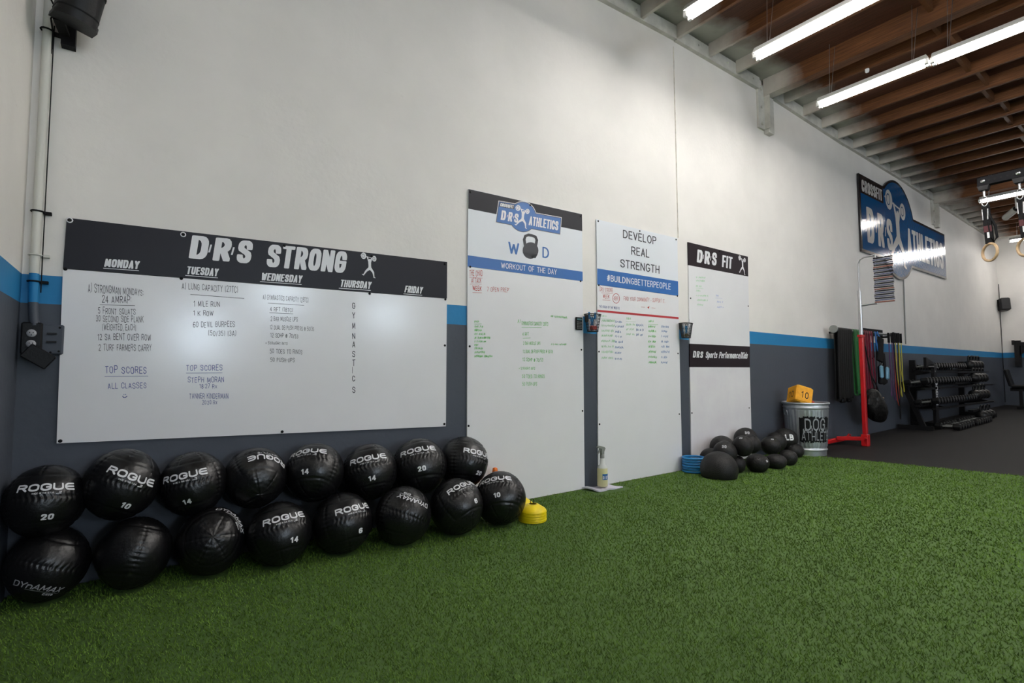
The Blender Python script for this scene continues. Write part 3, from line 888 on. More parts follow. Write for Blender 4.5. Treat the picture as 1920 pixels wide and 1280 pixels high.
panel('header_panel', TL, TR, HR, HL, [m_bprint, m_letter, m_hdr, m_bblue, m_dark], t, hdr)
wp = panel('writing_panel', HL - Vector((0, 0, .002)), HR - Vector((0, 0, .002)), P3(XW2, .004), P3(XW, .004), [m_bwhite], t)
def redink(mb):
    hw(mb, 'THE CHAD', (880.3, 517), (904.5, 518.3), 11.5, 0, .10); line(mb, (880, 519.5), (905, 521), .5, 0)
    hw(mb, 'ATTACK', (884, 530), (902.3, 530.8), 9.8, 0, .11); line(mb, (881, 532.3), (903, 532.6), .5, 0)
    hw(mb, 'WEEK', (886, 544), (902.7, 545.4), 9.3, 0, .13); line(mb, (886, 548.2), (903.5, 548.6), .6, 0)
    hw(mb, '7 OPEN PREP!'.replace('!', "'"), (913.4, 546), (955, 548), 8.5, 0)
def greenl(mb):
    for y, w_ in ((560, 50), (610, 88), (645, 75), (683, 110), (721, 160), (757, 118), (791, 40), (826, 85), (864, 105), (905, 185)):
        scr(mb, (889.6, 500 + y / 5.333), (889.6 + w_ / 5.333, 500.3 + y / 5.333), 5.0, 0)
    line(mb, (889.5, 607), (903, 606.7), .6, 0)
def greenm(mb):
    hw(mb, 'A)', (970.5, 605), (976, 605), 7, 0); hw(mb, 'GYMNASTICS CAPACITY (28TC)', (978, 609.5), (1028, 611), 7.5, 0, .11); line(mb, (978, 613), (1015.6, 613.8), .7, 0)
    hw(mb, '4 RFT', (979.6, 629.3), (991.5, 629.7), 6.5, 0, .11); line(mb, (980.4, 633.8), (994.6, 632.8), .6, 0)
    hw(mb, '2 BAR MUSCLE UPS', (981, 646.3), (1013, 646.3), 6.3, 0, .11)
    hw(mb, '12 DUAL DB PUSH PRESS @ 50/35', (980.4, 661.8), (1036.6, 661.8), 6.3, 0, .11)
    hw(mb, '12 SDHP @ 70/53', (980, 677), (1018, 678), 6.5, 0, .11)
    hw(mb, '* STRAIGHT INTO', (973, 692.8), (1003, 693), 5, 0, .11)
    hw(mb, '50 TOES TO RINGS', (979, 708.5), (1021, 709), 6.8, 0, .10)
    hw(mb, '50 PUSH-UPS', (979.4, 722.8), (1007, 723), 6.8, 0, .10)
    scr(mb, (1033, 594.7), (1064, 597.5), 4.6, 0); scr(mb, (1033.5, 647), (1062.5, 647.3), 3.8, 0)
ink(wp, 'handwriting', [m_inkr], redink)['label'] = 'red handwriting at the top'
ink(wp, 'handwriting', [m_inkg], greenl)['label'] = 'narrow green list at the left'
ink(wp, 'handwriting', [m_inkg], greenm)['label'] = 'green workout lines in the middle'
screws(t, [(882, 360), (994, 384.5), (1088.5, 405.5), (881.5, 500), (1088.5, 527), (880.5, 649), (1090, 655.5), (878.5, 798), (1092, 770)])

# --- develop real strength board
XD = at(1119.5, 700, y=YB).x; XD2 = at(1276.5, 750, y=YB).x
t = thing('whiteboard', 'tall whiteboard headed DEVELOP REAL STRENGTH with a red tape line', 'whiteboard', ((XD + XD2) / 2, YB, .004))
TL, TR, HL, HR = [at(*p, y=YB) for p in ((1118.3, 411), (1270, 446.3), (1120, 533.5), (1271.8, 554.5))]
def hdr(mb):
    quad(mb, [(1120, 533.5), (1271.8, 554.5), (1271.5, 527.3), (1119.8, 503)], 2)
    san(mb, 'DEVELOP', (1168, 445.8), (1230.5, 459), 15.4, 15.2, 3); san(mb, 'REAL', (1183.5, 477.2), (1217.5, 483.4), 15.8, 15.6, 3); san(mb, 'STRENGTH', (1163, 500.8), (1236.5, 513.3), 15.6, 15.4, 3)
    san(mb, '#BUILDINGBETTERPEOPLE', (1138, 526.5), (1257.6, 543.2), 11.8, 11.6, 1, w=.145)
panel('header_panel', TL, TR, HR, HL, [m_bprint, m_letter, m_bblue, m_dark], t, hdr)
wp = panel('writing_panel', HL - Vector((0, 0, .002)), HR - Vector((0, 0, .002)), P3(XD2, .004), P3(XD, .004), [m_bwhite], t)
K = 4.267
def dq(x, y): return (1090 + x / K, 400 + y / K)
def redink(mb):
    hw(mb, 'DRS STRONG', dq(147, 622), dq(250, 632), 8, 0); line(mb, dq(160, 634), dq(253, 637), .5, 0)
    hw(mb, 'WEEK', dq(173, 678), dq(225, 682), 7.3, 0, .11); line(mb, dq(170, 690), dq(232, 693), .5, 0)
    put(mb, [cap(a, b, .03, .03, 5) for a, b in zip(ell((.5, .5), .5, .5, 20), ell((.5, .5), .5, .5, 20)[1:] + [(1, .5)])], 1, (1148.6, 568), (1161.6, 568.5), 18, 18, 0)
    hw(mb, '489', (1150.3, 563.5), (1159, 564), 8, 0)
    hw(mb, 'FIND YOUR COMMUNITY + SUPPORT IT..'.replace('+', '-'), dq(340, 695), dq(672, 716), 7.5, 0)
    line(mb, dq(478, 747), dq(508, 750), .5, 0); line(mb, dq(562, 754), dq(592, 756), .5, 0); quad(mb, [dq(528, 752), dq(540, 763), dq(545, 740)], 0, YB - .0008)
def blueink(mb): hw(mb, 'THE FOCUS OF THE WEEK IS', dq(142, 752), dq(305, 768), 4.6, 0, .12)
ink(wp, 'handwriting', [m_inkr], redink)['label'] = 'red handwriting above the tape'
ink(wp, 'handwriting', [m_inkb], blueink)['label'] = 'blue line of handwriting above the tape'
ink(wp, 'tape', [m_red], lambda mb: quad(mb, [(1120, 584.3), (1272.3, 598.2), (1272.3, 594.4), (1120, 580.4)], 0, YB - .0009))['label'] = 'red vinyl tape line'
def cols(rows, x0, x1, jitter, head):
    def f(mb):
        for i, y in enumerate(rows):
            a = x0; b = x1 - random.uniform(0, jitter)
            if i == 0 and head: b = x0 + 40
            scr(mb, dq(a, y), dq(b, y + 2), 5.0, 0)
            if i == 0 and head: line(mb, dq(a - 5, y + 14), dq(a + 75, y + 17), .4, 0)
    return f
R1 = (828, 868, 906, 948, 986, 1029, 1073, 1116, 1164); R2 = (850, 898, 936, 975); R3 = (872, 914, 950, 992, 1034, 1073, 1115, 1158, 1200)
for rows, x0, x1, m, lab in ((R1, 162, 272, m_inkp, 'green list in the left column'), ([y + 8 for y in R1[1:]], 270, 342, m_inks, 'blue figures beside the left list'), (R2, 360, 435, m_inkp, 'green list in the middle column'), ([y + 5 for y in R2[1:]], 440, 505, m_inks, 'blue figures beside the middle list'), (R3, 538, 612, m_inkg, 'bright green list in the right column'), ([y + 1 for y in R3[1:]], 640, 710, m_inks, 'blue figures beside the right list')):
    ink(wp, 'handwriting', [m], cols(rows, x0, x1, 22, 'list in' in lab))['label'] = lab
screws(t, [(1121.5, 414.5), (1199.5, 433), (1267.5, 449), (1122.7, 534.5), (1270, 554.8), (1123, 659), (1271, 662.5), (1124, 795), (1273.5, 776)])

# --- fit board
XF = at(1293.8, 740, y=YB).x; XF2 = at(1406.3, 720, y=YB).x
t = thing('whiteboard', 'narrow whiteboard with two black lettered bands, behind the slam ball pile', 'whiteboard', ((XF + XF2) / 2, YB, .004))
TL, TR, HL, HR, S1, S2, S3, S4 = [at(*p, y=YB) for p in ((1290, 453.7), (1402.3, 481), (1291, 497), (1403, 518.2), (1293.3, 644), (1405.8, 649.4), (1405.9, 688.6), (1293.6, 688))]
def hdr(mb):
    imp(mb, 'D', (1306.5, 491.3), (1316.5, 493.3), 24, 24, 1, 1.5, w=.30, h=.16, wid=.75); imp(mb, 'R', (1320.5, 494), (1330.3, 496), 24, 24, 1, 1.5, w=.30, h=.16, wid=.75); imp(mb, 'S', (1334.3, 496.5), (1343, 498.3), 24, 24, 1, 1.5, w=.28, h=.16, wid=.75)
    slash(mb, (1319.2, 477.5), (1318.3, 485), .6, 1); slash(mb, (1333, 480.5), (1332, 488), .6, 1)
    imp(mb, 'FIT', (1353.5, 500.3), (1372.5, 504.5), 22.5, 22.5, 1, 1.2)
    put_lifter(mb, (1384, 513), (1398.3, 516), 35, 35.5, 1, 2)
panel('header_panel', TL, TR, HR, HL, [m_hdr2, m_letter, m_hdr2], t, hdr)
wp = panel('writing_panel', HL, HR, S2, S1, [m_bwhite], t)
def bandp(mb):
    imp(mb, 'DRS', (1299, 670), (1317.5, 671), 12.4, 12.2, 1, 1.5, track=.16)
    imp(mb, 'Sports Performance/Kids', (1322.5, 671), (1401, 672.2), 12.2, 11.6, 1, 2, w=.2, h=.13, track=.04)
panel('lettered_band', S1, S2, S3, S4, [m_hdr2, m_letter], t, bandp)['label'] = 'black band with white italic lettering'
panel('lower_panel', S4, S3, P3(XF2, .004), P3(XF, .004), [m_bwhite2], t)['label'] = 'smudged white lower panel'
def fq(x, y): return (1270 + x / 4.57, 440 + y / 4.57)
def gi(mb):
    for x0, x1, y in ((162, 240, 372), (162, 235, 400), (160, 208, 446), (162, 200, 485), (162, 265, 528), (170, 262, 566), (172, 222, 606)): scr(mb, fq(x0, y), fq(x1, y + 4), 3.8, 0)
    line(mb, fq(158, 455), fq(222, 460), .4, 0)
def bi(mb):
    for x0, x1, y in ((330, 355, 528), (340, 392, 582), (342, 397, 626)): scr(mb, fq(x0, y), fq(x1, y + 3), 3.8, 0)
    line(mb, fq(325, 540), fq(385, 544), .4, 0)
ink(wp, 'handwriting', [m_inkp], gi)['label'] = 'faint green handwriting'
ink(wp, 'handwriting', [mat('faded blue marker', (.36, .42, .66), .5)], bi)['label'] = 'faint blue handwriting'
screws(t, [(1348.5, 471), (1294.7, 559), (1402.6, 573.7), (1297.3, 774), (1404.5, 764.5)])

# --- calculator on the board
p = at(1084.6, 606.5, y=YB - .002)
t = thing('calculator', 'small black pocket calculator stuck to the right edge of the kettlebell whiteboard', 'calculator', p)
q = [at(*c, y=YB - .002) for c in ((1078.5, 594), (1091, 595), (1090.3, 619.3), (1078.5, 618))]
hx, hz = (q[1].x - q[0].x) / 2, (q[0].z - q[3].z) / 2
MB().obox(p + Vector((0, -.006, 0)), (hx, .007, hz), None, 0, .005).build('body', m_black, t)
MB().box((p.x - hx * .7, p.y - .0125, p.z + hz * .52), (p.x + hx * .7, p.y - .0145, p.z + hz * .78)).build('screen', m_lcd, t)
for r in range(5):
    for c in range(4):
        MB().box((p.x + hx * (-.72 + c * .4), p.y - .0125, p.z + hz * (.28 - r * .24)), (p.x + hx * (-.48 + c * .4), p.y - .0155, p.z + hz * (.16 - r * .24))).build('key', m_gplast, t)

# --- wire mesh marker cups
def cup(px, py, lab):
    p = at(px, py, y=-.08); p.y = -.062
    t = thing('marker_cup', lab, 'marker holder', p)
    n = 26; H = .15; r0, r1 = .055, .085
    def sect(z):
        k = r0 + (r1 - r0) * z / H
        return [(p.x + k * math.sin(a), -.080 - .060 * math.cos(a) * (k / r1), p.z + z) for a in np.linspace(0, 2 * PI, n + 1)[:-1]]
    mb = MB()
    lo, hi = sect(0), sect(H)
    for i in range(n):                                   # diamond mesh
        for d in (3, -3):
            m1 = [Vector(lo[i]).lerp(Vector(hi[(i + d) % n]), k / 3) for k in range(4)]
            for k in range(4):
                s_ = Vector(sect(H * k / 3)[(i + d * k // 3) % n]); m1[k] = s_
            mb.tube(m1, .0016, 0, 4)
    mb.build('mesh_wall', m_mesh, t)
    MB().tube(hi, .005, 0, 6, True).build('rim', m_mesh, t)
    mb = MB().tube(lo, .004, 0, 6, True); mb.add([Vector(v) for v in lo], [tuple(range(n))], 0); mb.build('cup_base', m_mesh, t)
    MB().box((p.x - .02, -.001, p.z + H * .6), (p.x + .02, -.017, p.z + H + .005)).build('back_plate', m_mesh, t)
    return t, p
def marker(p, dx, dy, L, lean, capm, lab):
    b = Vector((p.x + dx, -.080 + dy, p.z + .006))
    e = b + Vector((lean, -.01, L))
    t = thing('marker', lab, 'marker', b)
    MB().tube([b, b.lerp(e, .62)], .009, 0, 10).build('barrel', m_letter, t)
    MB().tube([b.lerp(e, .62), b.lerp(e, .97), e], [.010, .010, .007], 0, 10).build('cap', capm, t)
t, p = cup(1111.5, 621, 'black wire mesh marker cup with red bottomed markers, right of the kettlebell whiteboard')
marker(p, -.03, .01, .165, -.012, m_bplast, 'marker with blue cap standing at the left in the cup near the calculator')
marker(p, .0, -.012, .16, .012, m_bplast, 'marker with blue cap standing in the middle of the cup near the calculator')
marker(p, .03, .008, .165, .03, m_letter, 'white capped marker leaning right in the cup near the calculator')
mb = MB().obox((p.x, -.080, p.z + .030), (.036, .026, .020), None, 0, .008)
tag(mb.build('eraser', m_rope, origin=(p.x, -.080, p.z + .006)), 'red eraser at the bottom of the cup near the calculator', 'eraser')
t, p = cup(1286.5, 633, 'black wire mesh marker cup beside the narrow whiteboard with two black bands')
marker(p, -.02, 0, .15, -.035, m_letter, 'white marker leaning left in the cup beside the narrow whiteboard')
marker(p, .006, -.014, .155, .01, m_letter, 'white marker upright in the cup beside the narrow whiteboard')
marker(p, .026, .008, .19, .045, m_letter, 'white marker sticking out to the right of the cup beside the narrow whiteboard')
mb = MB().obox((p.x, -.080, p.z + .026), (.032, .024, .017), None, 0, .006)
tag(mb.build('eraser', mat('olive felt', (.12, .09, .02), .9), origin=(p.x, -.080, p.z + .006)), 'dark olive eraser in the cup beside the narrow whiteboard', 'eraser')

# ------------------------------------------------------------------ club sign
Y0 = -.004
t = thing('wall_sign', 'large blue gym sign with a round top and white weightlifter, high on the wall', 'sign', (9.9, Y0, 3.0))
SX, SZ = 9.90, 3.005
def sm(x, z, y): return Vector((SX + x, y, SZ + z))
ol = sign_parts()
mb = MB()
pts = [sm(x, z, -.005) for x, z in ol(.045)]
mb.prism(pts[::-1], (0, -.03, 0), 0)
bp = mb.build('backing_panel', [m_signblk], t)
bp['label'] = 'black edged backing panel'
mb = MB()
pts = [sm(x, z, -.0365) for x, z in ol(.0)]
mb.add(pts, [tuple(range(len(pts)))[::-1]], 0)
def ad(polys, mi):
    if mi != 2: return
    for p in polys: mb.add([sm(x, z, -.0375) for x, z in p], [tuple(range(len(p)))], 1)
sign_text(ad)
mb.build('blue_face', [m_signblue, m_signblk], t)
mb = MB()
def ad(polys, mi):
    if mi == 2: return
    for i, p in enumerate(polys): mb.add([sm(x, z, (-.0400 if mi == 1 else -.0385) - STEP * (i % 24)) for x, z in p], [tuple(range(len(p)))], 1 if mi == 1 else 0)
sign_text(ad)
mb.build('lettering', [m_signwht, m_signblue], t)['label'] = 'white letters and weightlifter figure'

# ------------------------------------------------------------------ medicine balls
G['€'] = (1.05, [[(1, 1)] + arc(.42, .5, .42, .5, 90, 270, 8) + [(1, 0)], [(.05, .5), (.95, .5)]])
def smooth_gauss(d, s): return np.exp(-(d / s) ** 2)
def ball_disp(lam, phi, seed):
    """relative radius of the stitched ball: seams sink, leather bulges between, puckers run along the laced seam"""
    lam = (lam + PI) % (2 * PI) - PI
    D = math.radians
    capl = D(40)
    r = np.ones_like(lam)
    r -= .020 * smooth_gauss(np.abs(phi) - capl, D(1.8))
    def near(l0): return np.abs((lam - l0 + PI) % (2 * PI) - PI) * np.cos(phi)
    inb = 1 / (1 + np.exp((np.abs(phi) - capl) / D(2)))
    for l0 in (D(62), D(-62), PI):
        r -= .018 * smooth_gauss(near(l0), D(1.8)) * inb
        r += .011 * np.sin(phi * 46 + seed) * smooth_gauss(near(l0), D(8)) * inb
    for k in range(6):
        l0 = D(30 + 60 * k + (seed * 17) % 20)
        r -= .013 * smooth_gauss(near(l0), D(1.8)) * (1 - inb) * np.clip((D(84) - np.abs(phi)) / D(14), 0, 1)
        r += .007 * np.sin(phi * 40 + k) * smooth_gauss(near(l0), D(7)) * (1 - inb) * np.clip((D(84) - np.abs(phi)) / D(14), 0, 1)
    lace = 1 / (1 + np.exp((np.abs(lam) - D(46)) / D(2.5)))
    ph = phi - D(1)
    r -= .022 * smooth_gauss(ph, D(1.3)) * lace
    r += .018 * np.sin(lam * 44 + 1.5 * np.sin(phi * 20 + seed)) * smooth_gauss(ph, D(6.5)) * lace
    r += .008 * np.sin(lam * 3 + seed) * np.cos(phi * 4 + seed * 2) + .005 * np.sin(lam * 7 + phi * 5 + seed)
    r += .012 * np.cos(lam * 6 + seed) * np.clip(np.abs(phi) - .5, 0, 1) * 0
    return r
def surf_poly(mb, polys, wd, W, H, a0, b0, frame, c, r, seed, mi, anchor=.5, lift=.0016):
    """wrap lettering W x H (radians) centred at longitude a0, latitude b0"""
    e, t, p = frame
    for i, q in enumerate(polys):
        vs = []
        for a, b in q:
            lam = a0 + (a / wd - anchor) * W / max(.3, math.cos(b0)); phi = b0 + (b - .5) * H
            k = r * float(ball_disp(np.array(lam), np.array(phi), seed)) + lift + STEP * (i % 24)
            vs.append(c + (e * (math.cos(phi) * math.cos(lam)) + t * (math.cos(phi) * math.sin(lam)) + p * math.sin(phi)) * k)
        mb.add(vs, [tuple(range(len(vs)))], mi)
def hit(px, py, c, r):
    d = ray(px, py).normalized()
    o = CP - c
    b = o.dot(d); q = b * b - o.dot(o) + r * r
    if q < 0: return (o - d * b).normalized()              # nearest point on the rim
    return (o + d * (-b - math.sqrt(q))).normalized()
def ball_frame(c, r, cpx, vec, lat):
    n = hit(cpx[0], cpx[1], c, r)
    L = math.hypot(*vec)
    n2 = hit(cpx[0] + vec[0] / L * 3, cpx[1] + vec[1] / L * 3, c, r)
    n1 = hit(cpx[0] - vec[0] / L * 3, cpx[1] - vec[1] / L * 3, c, r)
    t = (n2 - n1); t = (t - n * t.dot(n)).normalized()
    u = n.cross(t)
    p = n * math.sin(lat) + u * math.cos(lat)
    e = n * math.cos(lat) - u * math.sin(lat)
    return e, t, p
def ball_mesh(mb, c, r, frame, seed, nl=176, npx=88):
    e, t, p = frame
    la = np.linspace(-PI, PI, nl, endpoint=False); ph = np.linspace(-PI / 2, PI / 2, npx + 1)
    Lm, Pm = np.meshgrid(la, ph)
    R = ball_disp(Lm, Pm, seed) * r
    R[0] = R[0].mean(); R[-1] = R[-1].mean()
    E, T, P = np.array(e), np.array(t), np.array(p)
    X = (np.cos(Pm) * np.cos(Lm) * R)[..., None] * E + (np.cos(Pm) * np.sin(Lm) * R)[..., None] * T + (np.sin(Pm) * R)[..., None] * P + np.array(c)
    X = X.reshape(-1, 3)
    lo = c.z - r * 0.985
    X[:, 2] = np.maximum(X[:, 2], lo)
    fs = [(j * nl + i, j * nl + (i + 1) % nl, (j + 1) * nl + (i + 1) % nl, (j + 1) * nl + i) for j in range(npx) for i in range(nl)]
    mb.add(X, fs, 0, True)
LAT = math.radians(16)
def med_ball(c, r, label, logo, cpx, vec, num, seed, group, npx=None):
    fr = ball_frame(c, r, cpx, vec, LAT if logo == 'R' else math.radians(-30) if logo == 'D' else 0)
    if not logo: fr = (-fr[0], -fr[1], fr[2])
    vz = 1.07 if c.x < .6 else 1.05 if c.x < .9 else 1.02
    if c.z < .3: c = c + Vector((0, 0, r * (vz - 1)))
    def tall(b):
        for p in b.v: p.z = c.z + (p.z - c.z) * vz
        return b
    mb = MB(); ball_mesh(mb, c, r, fr, seed); tall(mb)
    base = Vector((c.x, c.y, c.z - r * vz))
    if base.z < .05: FOOT.append((c.x, c.y, .085))
    o = mb.build('medicine_ball', [m_vinyl], None, base)
    tag(o, label, 'medicine ball', group)
    if logo == 'R':
        mb = MB()
        pl, wd = text2d('ROGU€', w=.235, wid=1.25, track=.13, n=8, sq=.8, seg=.16)
        surf_poly(mb, pl, wd, 1.36, .215, 0, LAT, fr, c, r, seed, 0)
        pl, wd = text2d('MADE IN THE U.S.A.', w=.17, wid=.7, track=.16, n=5, sq=1, seg=.5)
        surf_poly(mb, pl, wd, .50, .048, -.06, LAT - .165, fr, c, r, seed, 0)
        surf_poly(mb, [[(x, y), (x + .1, y), (x + .1, y + .2), (x, y + .2)] for x in np.arange(0, 1, .1) for y in np.arange(0, 1, .2) if not (x < .42 and y > .3) and int(y * 5 + .1) % 2 == 0], 1, .13, .07, .30, LAT - .165, fr, c, r, seed, 0)
        tall(mb).build('printed_logo', [m_print], o, base)
        if num:
            mb = MB()
            pl, wd = text2d(num, w=.23, h=.20, wid=.68, track=.1, n=8, sq=.5, seg=.2)
            a0, b0 = 0, math.radians(-23)
            if npx:
                d = hit(npx[0], npx[1], c, r)
                b0 = math.asin(max(-1, min(1, d.dot(fr[2])))); a0 = math.atan2(d.dot(fr[1]), d.dot(fr[0]))
            surf_poly(mb, pl, wd, (.15 if num == '6' else .25 if '1' in num else .29), .175, a0, b0, fr, c, r, seed, 0)
            tall(mb).build('weight_number', [m_print], o, base)
    elif logo == 'D':
        mb = MB()
        pl, wd = text2d('DYnAMAX', w=.17, h=.15, wid=.95, track=.08, n=8, sq=.8, seg=.2, shear=.3)
        surf_poly(mb, pl, wd, 1.22, .17, 0, math.radians(-30), fr, c, r, seed, 0)
        surf_poly(mb, [[(x, 0), (x + .05, 0), (x + .05, 1), (x, 1)] for x in np.arange(.25, 1, .05)], 1, 1.1, .012, .02, math.radians(-30) - .12, fr, c, r, seed, 0)
        pl, wd = text2d('Elite', w=.2, wid=.9, track=.12, n=6, sq=.8, seg=.3, shear=.2)
        surf_poly(mb, pl, wd, .26, .08, .42, math.radians(-30) - .19, fr, c, r, seed, 0)
        tall(mb).build('printed_logo', [m_printg if c.x < .3 else m_print], o, base)
    return o
LOW = [(91, 1062, 74.5), (252, 1041, 68.5), (396, 1018, 64), (524, 1002, 61), (642, 982, 57), (756, 968, 54), (856, 951, 51.5), (938, 935, 49)]
LI = [('D', (70, 1103), (330, 45), None, None), (None, (262, 1036), (60, 6), None, None), ('D', (439, 971), (190, 155), None, None), ('R', (535, 971), (210, -50), '14', (552, 1011)),
      ('R', (666, 953), (160, -38), '6', (676, 994)), ('D', (778, 941), (-145, -55), None, None), ('R', (868, 910), (115, -45), '6', (892, 939)), ('R', (926.6, 899), (170, -34), '10', (932, 928))]
LL = ['black medicine ball in the corner on the turf, faint grey logo low on its front', 'unmarked black medicine ball on the turf, below the upper ball marked 10', 'black medicine ball on the turf, white logo running over its upper right edge',
      'black medicine ball marked 14 on the turf in the front row', 'black medicine ball marked 6 on the turf, right of the front ball marked 14', 'black medicine ball on the turf with a small upside down logo',
      'black medicine ball marked 6 on the turf, left of the one marked 10', 'black medicine ball marked 10 on the turf, next to the yellow disc stack']
UPR = [(86, 936, 72.5, -.168), (229, 905, 69, -.178), (363, 904, 61.5, -.178), (479, 893, 57.5, -.18), (590, 883, 54.5, -.185), (693, 882, 51.5, -.19), (786, 872, 51, -.2), (869, 864, 46.5, -.2)]
UI = [('R', (87, 915), (370, -20), '20', (89, 967)), ('R', (249, 895), (320, 98), '10', (236, 945)), ('R', (344, 893), (287, -66), '14', (351, 939)), ('R', (505, 858), (-187, -36), None, None),
      ('R', (574.6, 846.5), (195, -28), '14', (572, 884)), ('R', (690, 859), (190, -40), '14', (698, 896)), ('R', (784, 843), (180, -36), '20', (791, 878)), ('R', (899, 849), (100, 27), '20', (898, 886))]
UL = ['black medicine ball marked 20, leftmost of the upper row in the corner', 'black medicine ball marked 10 in the upper row', 'black medicine ball marked 14 in the upper row, beside the upper ball marked 10', 'black medicine ball with an upside down logo in the upper row',
      'black medicine ball marked 14 in the upper row, right of the upside down logo', 'black medicine ball marked 14 in the upper row, left of a ball marked 20', 'black medicine ball marked 20 in the upper row, second from its right end', 'black medicine ball marked 20 at the right end of the upper row']
for i, (px, py, rp) in enumerate(LOW):
    z = .16
    for _ in range(20): P = at(px, py, z=z); z = rad(P, rp)
    a = LI[i]
    P.z += .004
    med_ball(P, z * .995, LL[i], a[0], a[1], a[2], a[3], 1.3 + i * 2.1, 'medicine balls stacked along the wall', a[4])
for i, (px, py, rp, yy) in enumerate(UPR):
    P = at(px, py + 2, y=yy); r = min(rad(P, rp) * (.99 if i < 3 else 1.01), -yy - .004)
    a = UI[i]
    med_ball(P, r, UL[i], a[0], a[1], a[2], a[3], 5.7 + i * 1.7, 'medicine balls stacked along the wall', a[4])

# ------------------------------------------------------------------ cones and discs beside the balls
p = Vector((2.655, -.085, .004))
t = thing('traffic_cone', 'small orange cone standing behind the medicine balls by the whiteboard', 'cone', p)
MB().lathe(p, [(.060, 0), (.062, .006), (.050, .010), (.020, .285), (.017, .30), (.012, .303)], 24).build('cone_body', m_org, t)
MB().lathe(p, [(.066, -.0), (.066, .004), (.061, .0045)], 24).build('cone_foot', m_org, t)
def disc(c, R, lab, group, tilt=None):
    M3 = tilt or Matrix.Identity(3)
    mb = MB().lathe(c, [(.096, 0), (.098, .003), (.094, .012), (.086, .022), (.040, .050), (.026, .052), (.026, .0508), (.0395, .0488), (.0850, .0213), (.0928, .0115), (.0966, .0025)], 36, 0, M3, close=False)
    o = mb.build('disc_cone', m_yel, None, c)
    return tag(o, lab, 'disc cone', group)
q = at(998.5, 968, z=.03)
q.z = .006
FOOT.append((q.x, q.y, .105))
DL = ['lowest yellow disc cone of the stack on the turf'] + ['yellow disc cone inside the stack beside the black medicine ball'] * 6 + ['topmost yellow disc cone of the stack beside the black medicine ball']
for k in range(8):
    disc(q + Vector((.001 * math.sin(k * 2), .001 * math.cos(k * 3), k * .0085)), 0, DL[k], 'stacked yellow disc cones')
c = at(984, 952, z=.05)
disc(at(986, 949, y=-.36), 0, 'yellow disc cone tilted behind the disc stack, half hidden by the ball', None, Matrix.Rotation(.62, 3, 'Y') @ Matrix.Rotation(.2, 3, 'X'))
k0 = q + Vector((0, 0, 7 * .0085 + .05))
mb = MB().tube([k0 + Vector((.012 * math.cos(a) * 1.2, .004, .014 + .022 * math.sin(a))) for a in np.linspace(-.6, PI + .6, 14)], .0025, 0, 6)
tag(mb.build('carry_strap', m_blackm, None, k0), 'black carry strap loop on top of the yellow disc stack', 'strap')

# ------------------------------------------------------------------ spray bottle and towel
c = at(1121, 910, z=.02)
mb = MB()
def tw(u, v):
    a, b = u - .5, v - .5
    z = .014 + .006 * math.sin(u * 9 + v * 4) + (.02 * max(0, -a - .2) * 2)
    return Vector((c.x + .31 * a + .03 * b, max(-.26, c.y + .02 - .16 * (v)), z))
mb.sheet(tw, 14, 8)
mb.sheet(lambda u, v: tw(u, v) - Vector((0, 0, .012)), 14, 8)
ring = [(i / 14, 0) for i in range(15)] + [(1, j / 8) for j in range(1, 9)] + [(1 - i / 14, 1) for i in range(1, 15)] + [(0, 1 - j / 8) for j in range(1, 9)]
vs = [tw(*a) for a in ring] + [tw(*a) - Vector((0, 0, .012)) for a in ring]
n = len(ring)
mb.add(vs, [(i, (i + 1) % n, n + (i + 1) % n, n + i) for i in range(n)], 0, True)
tag(mb.build('towel', m_towel, None, Vector((c.x, c.y, .006))), 'folded white towel on the turf under the spray bottle', 'towel')
FOOT += [(c.x + dx, yy, .09) for dx in (-.12, -.06, 0, .06, .12) for yy in (-.06, -.13, -.19)]
c = Vector((c.x, -.105, .026))
t = thing('spray_bottle', 'spray bottle of pale yellow cleaner standing on the white towel', 'bottle', c)
MB().lathe(c, [(.040, 0), (.046, .004), (.046, .150), (.044, .158)], 28).build('filled_body', m_bottle, t)['label'] = 'body filled with pale yellow liquid'
MB().lathe(c, [(.044, .158), (.042, .170), (.026, .185), (.020, .235), (.018, .245)], 28).build('shoulder', m_bottlet, t)
MB().lathe(c, [(.020, .243), (.020, .272), (.014, .276)], 20).build('collar', m_gplast, t)
mb = MB().prism([c + Vector((x, -.013, z)) for x, z in ((-.012, .272), (.014, .272), (.016, .30), (.032, .326), (.020, .338), (-.030, .352), (-.058, .347), (-.060, .338), (-.020, .326))], (0, .026, 0))
mb.build('spray_head', m_gplast, t)
MB().prism([c + Vector((x, -.006, z)) for x, z in ((-.030, .330), (-.020, .328), (-.038, .290), (-.058, .278), (-.060, .284), (-.044, .296))], (0, .012, 0)).build('trigger', m_gplast, t)
mb = MB()
def lab_(u, v): a = -2.35 + 1.5 * u; return c + Vector((.0468 * math.cos(a), .0468 * math.sin(a), .062 + .05 * v))
mb.sheet(lab_, 10, 2)
lb = mb.build('label', m_bblue, t)
mb = MB()
pl, wd = text2d('D R S', **{**IMP, 'seg': .3})
for i, q_ in enumerate(pl):
    vs = []
    for a, b in q_:
        an = -2.25 + 1.3 * a / wd
        vs.append(c + Vector(((.0474 + STEP * (i % 24)) * math.cos(an), (.0474 + STEP * (i % 24)) * math.sin(an), .068 + .028 * b)))
    mb.add(vs, [tuple(range(len(vs)))], 0)
mb.build('label_letters', m_letter, lb)

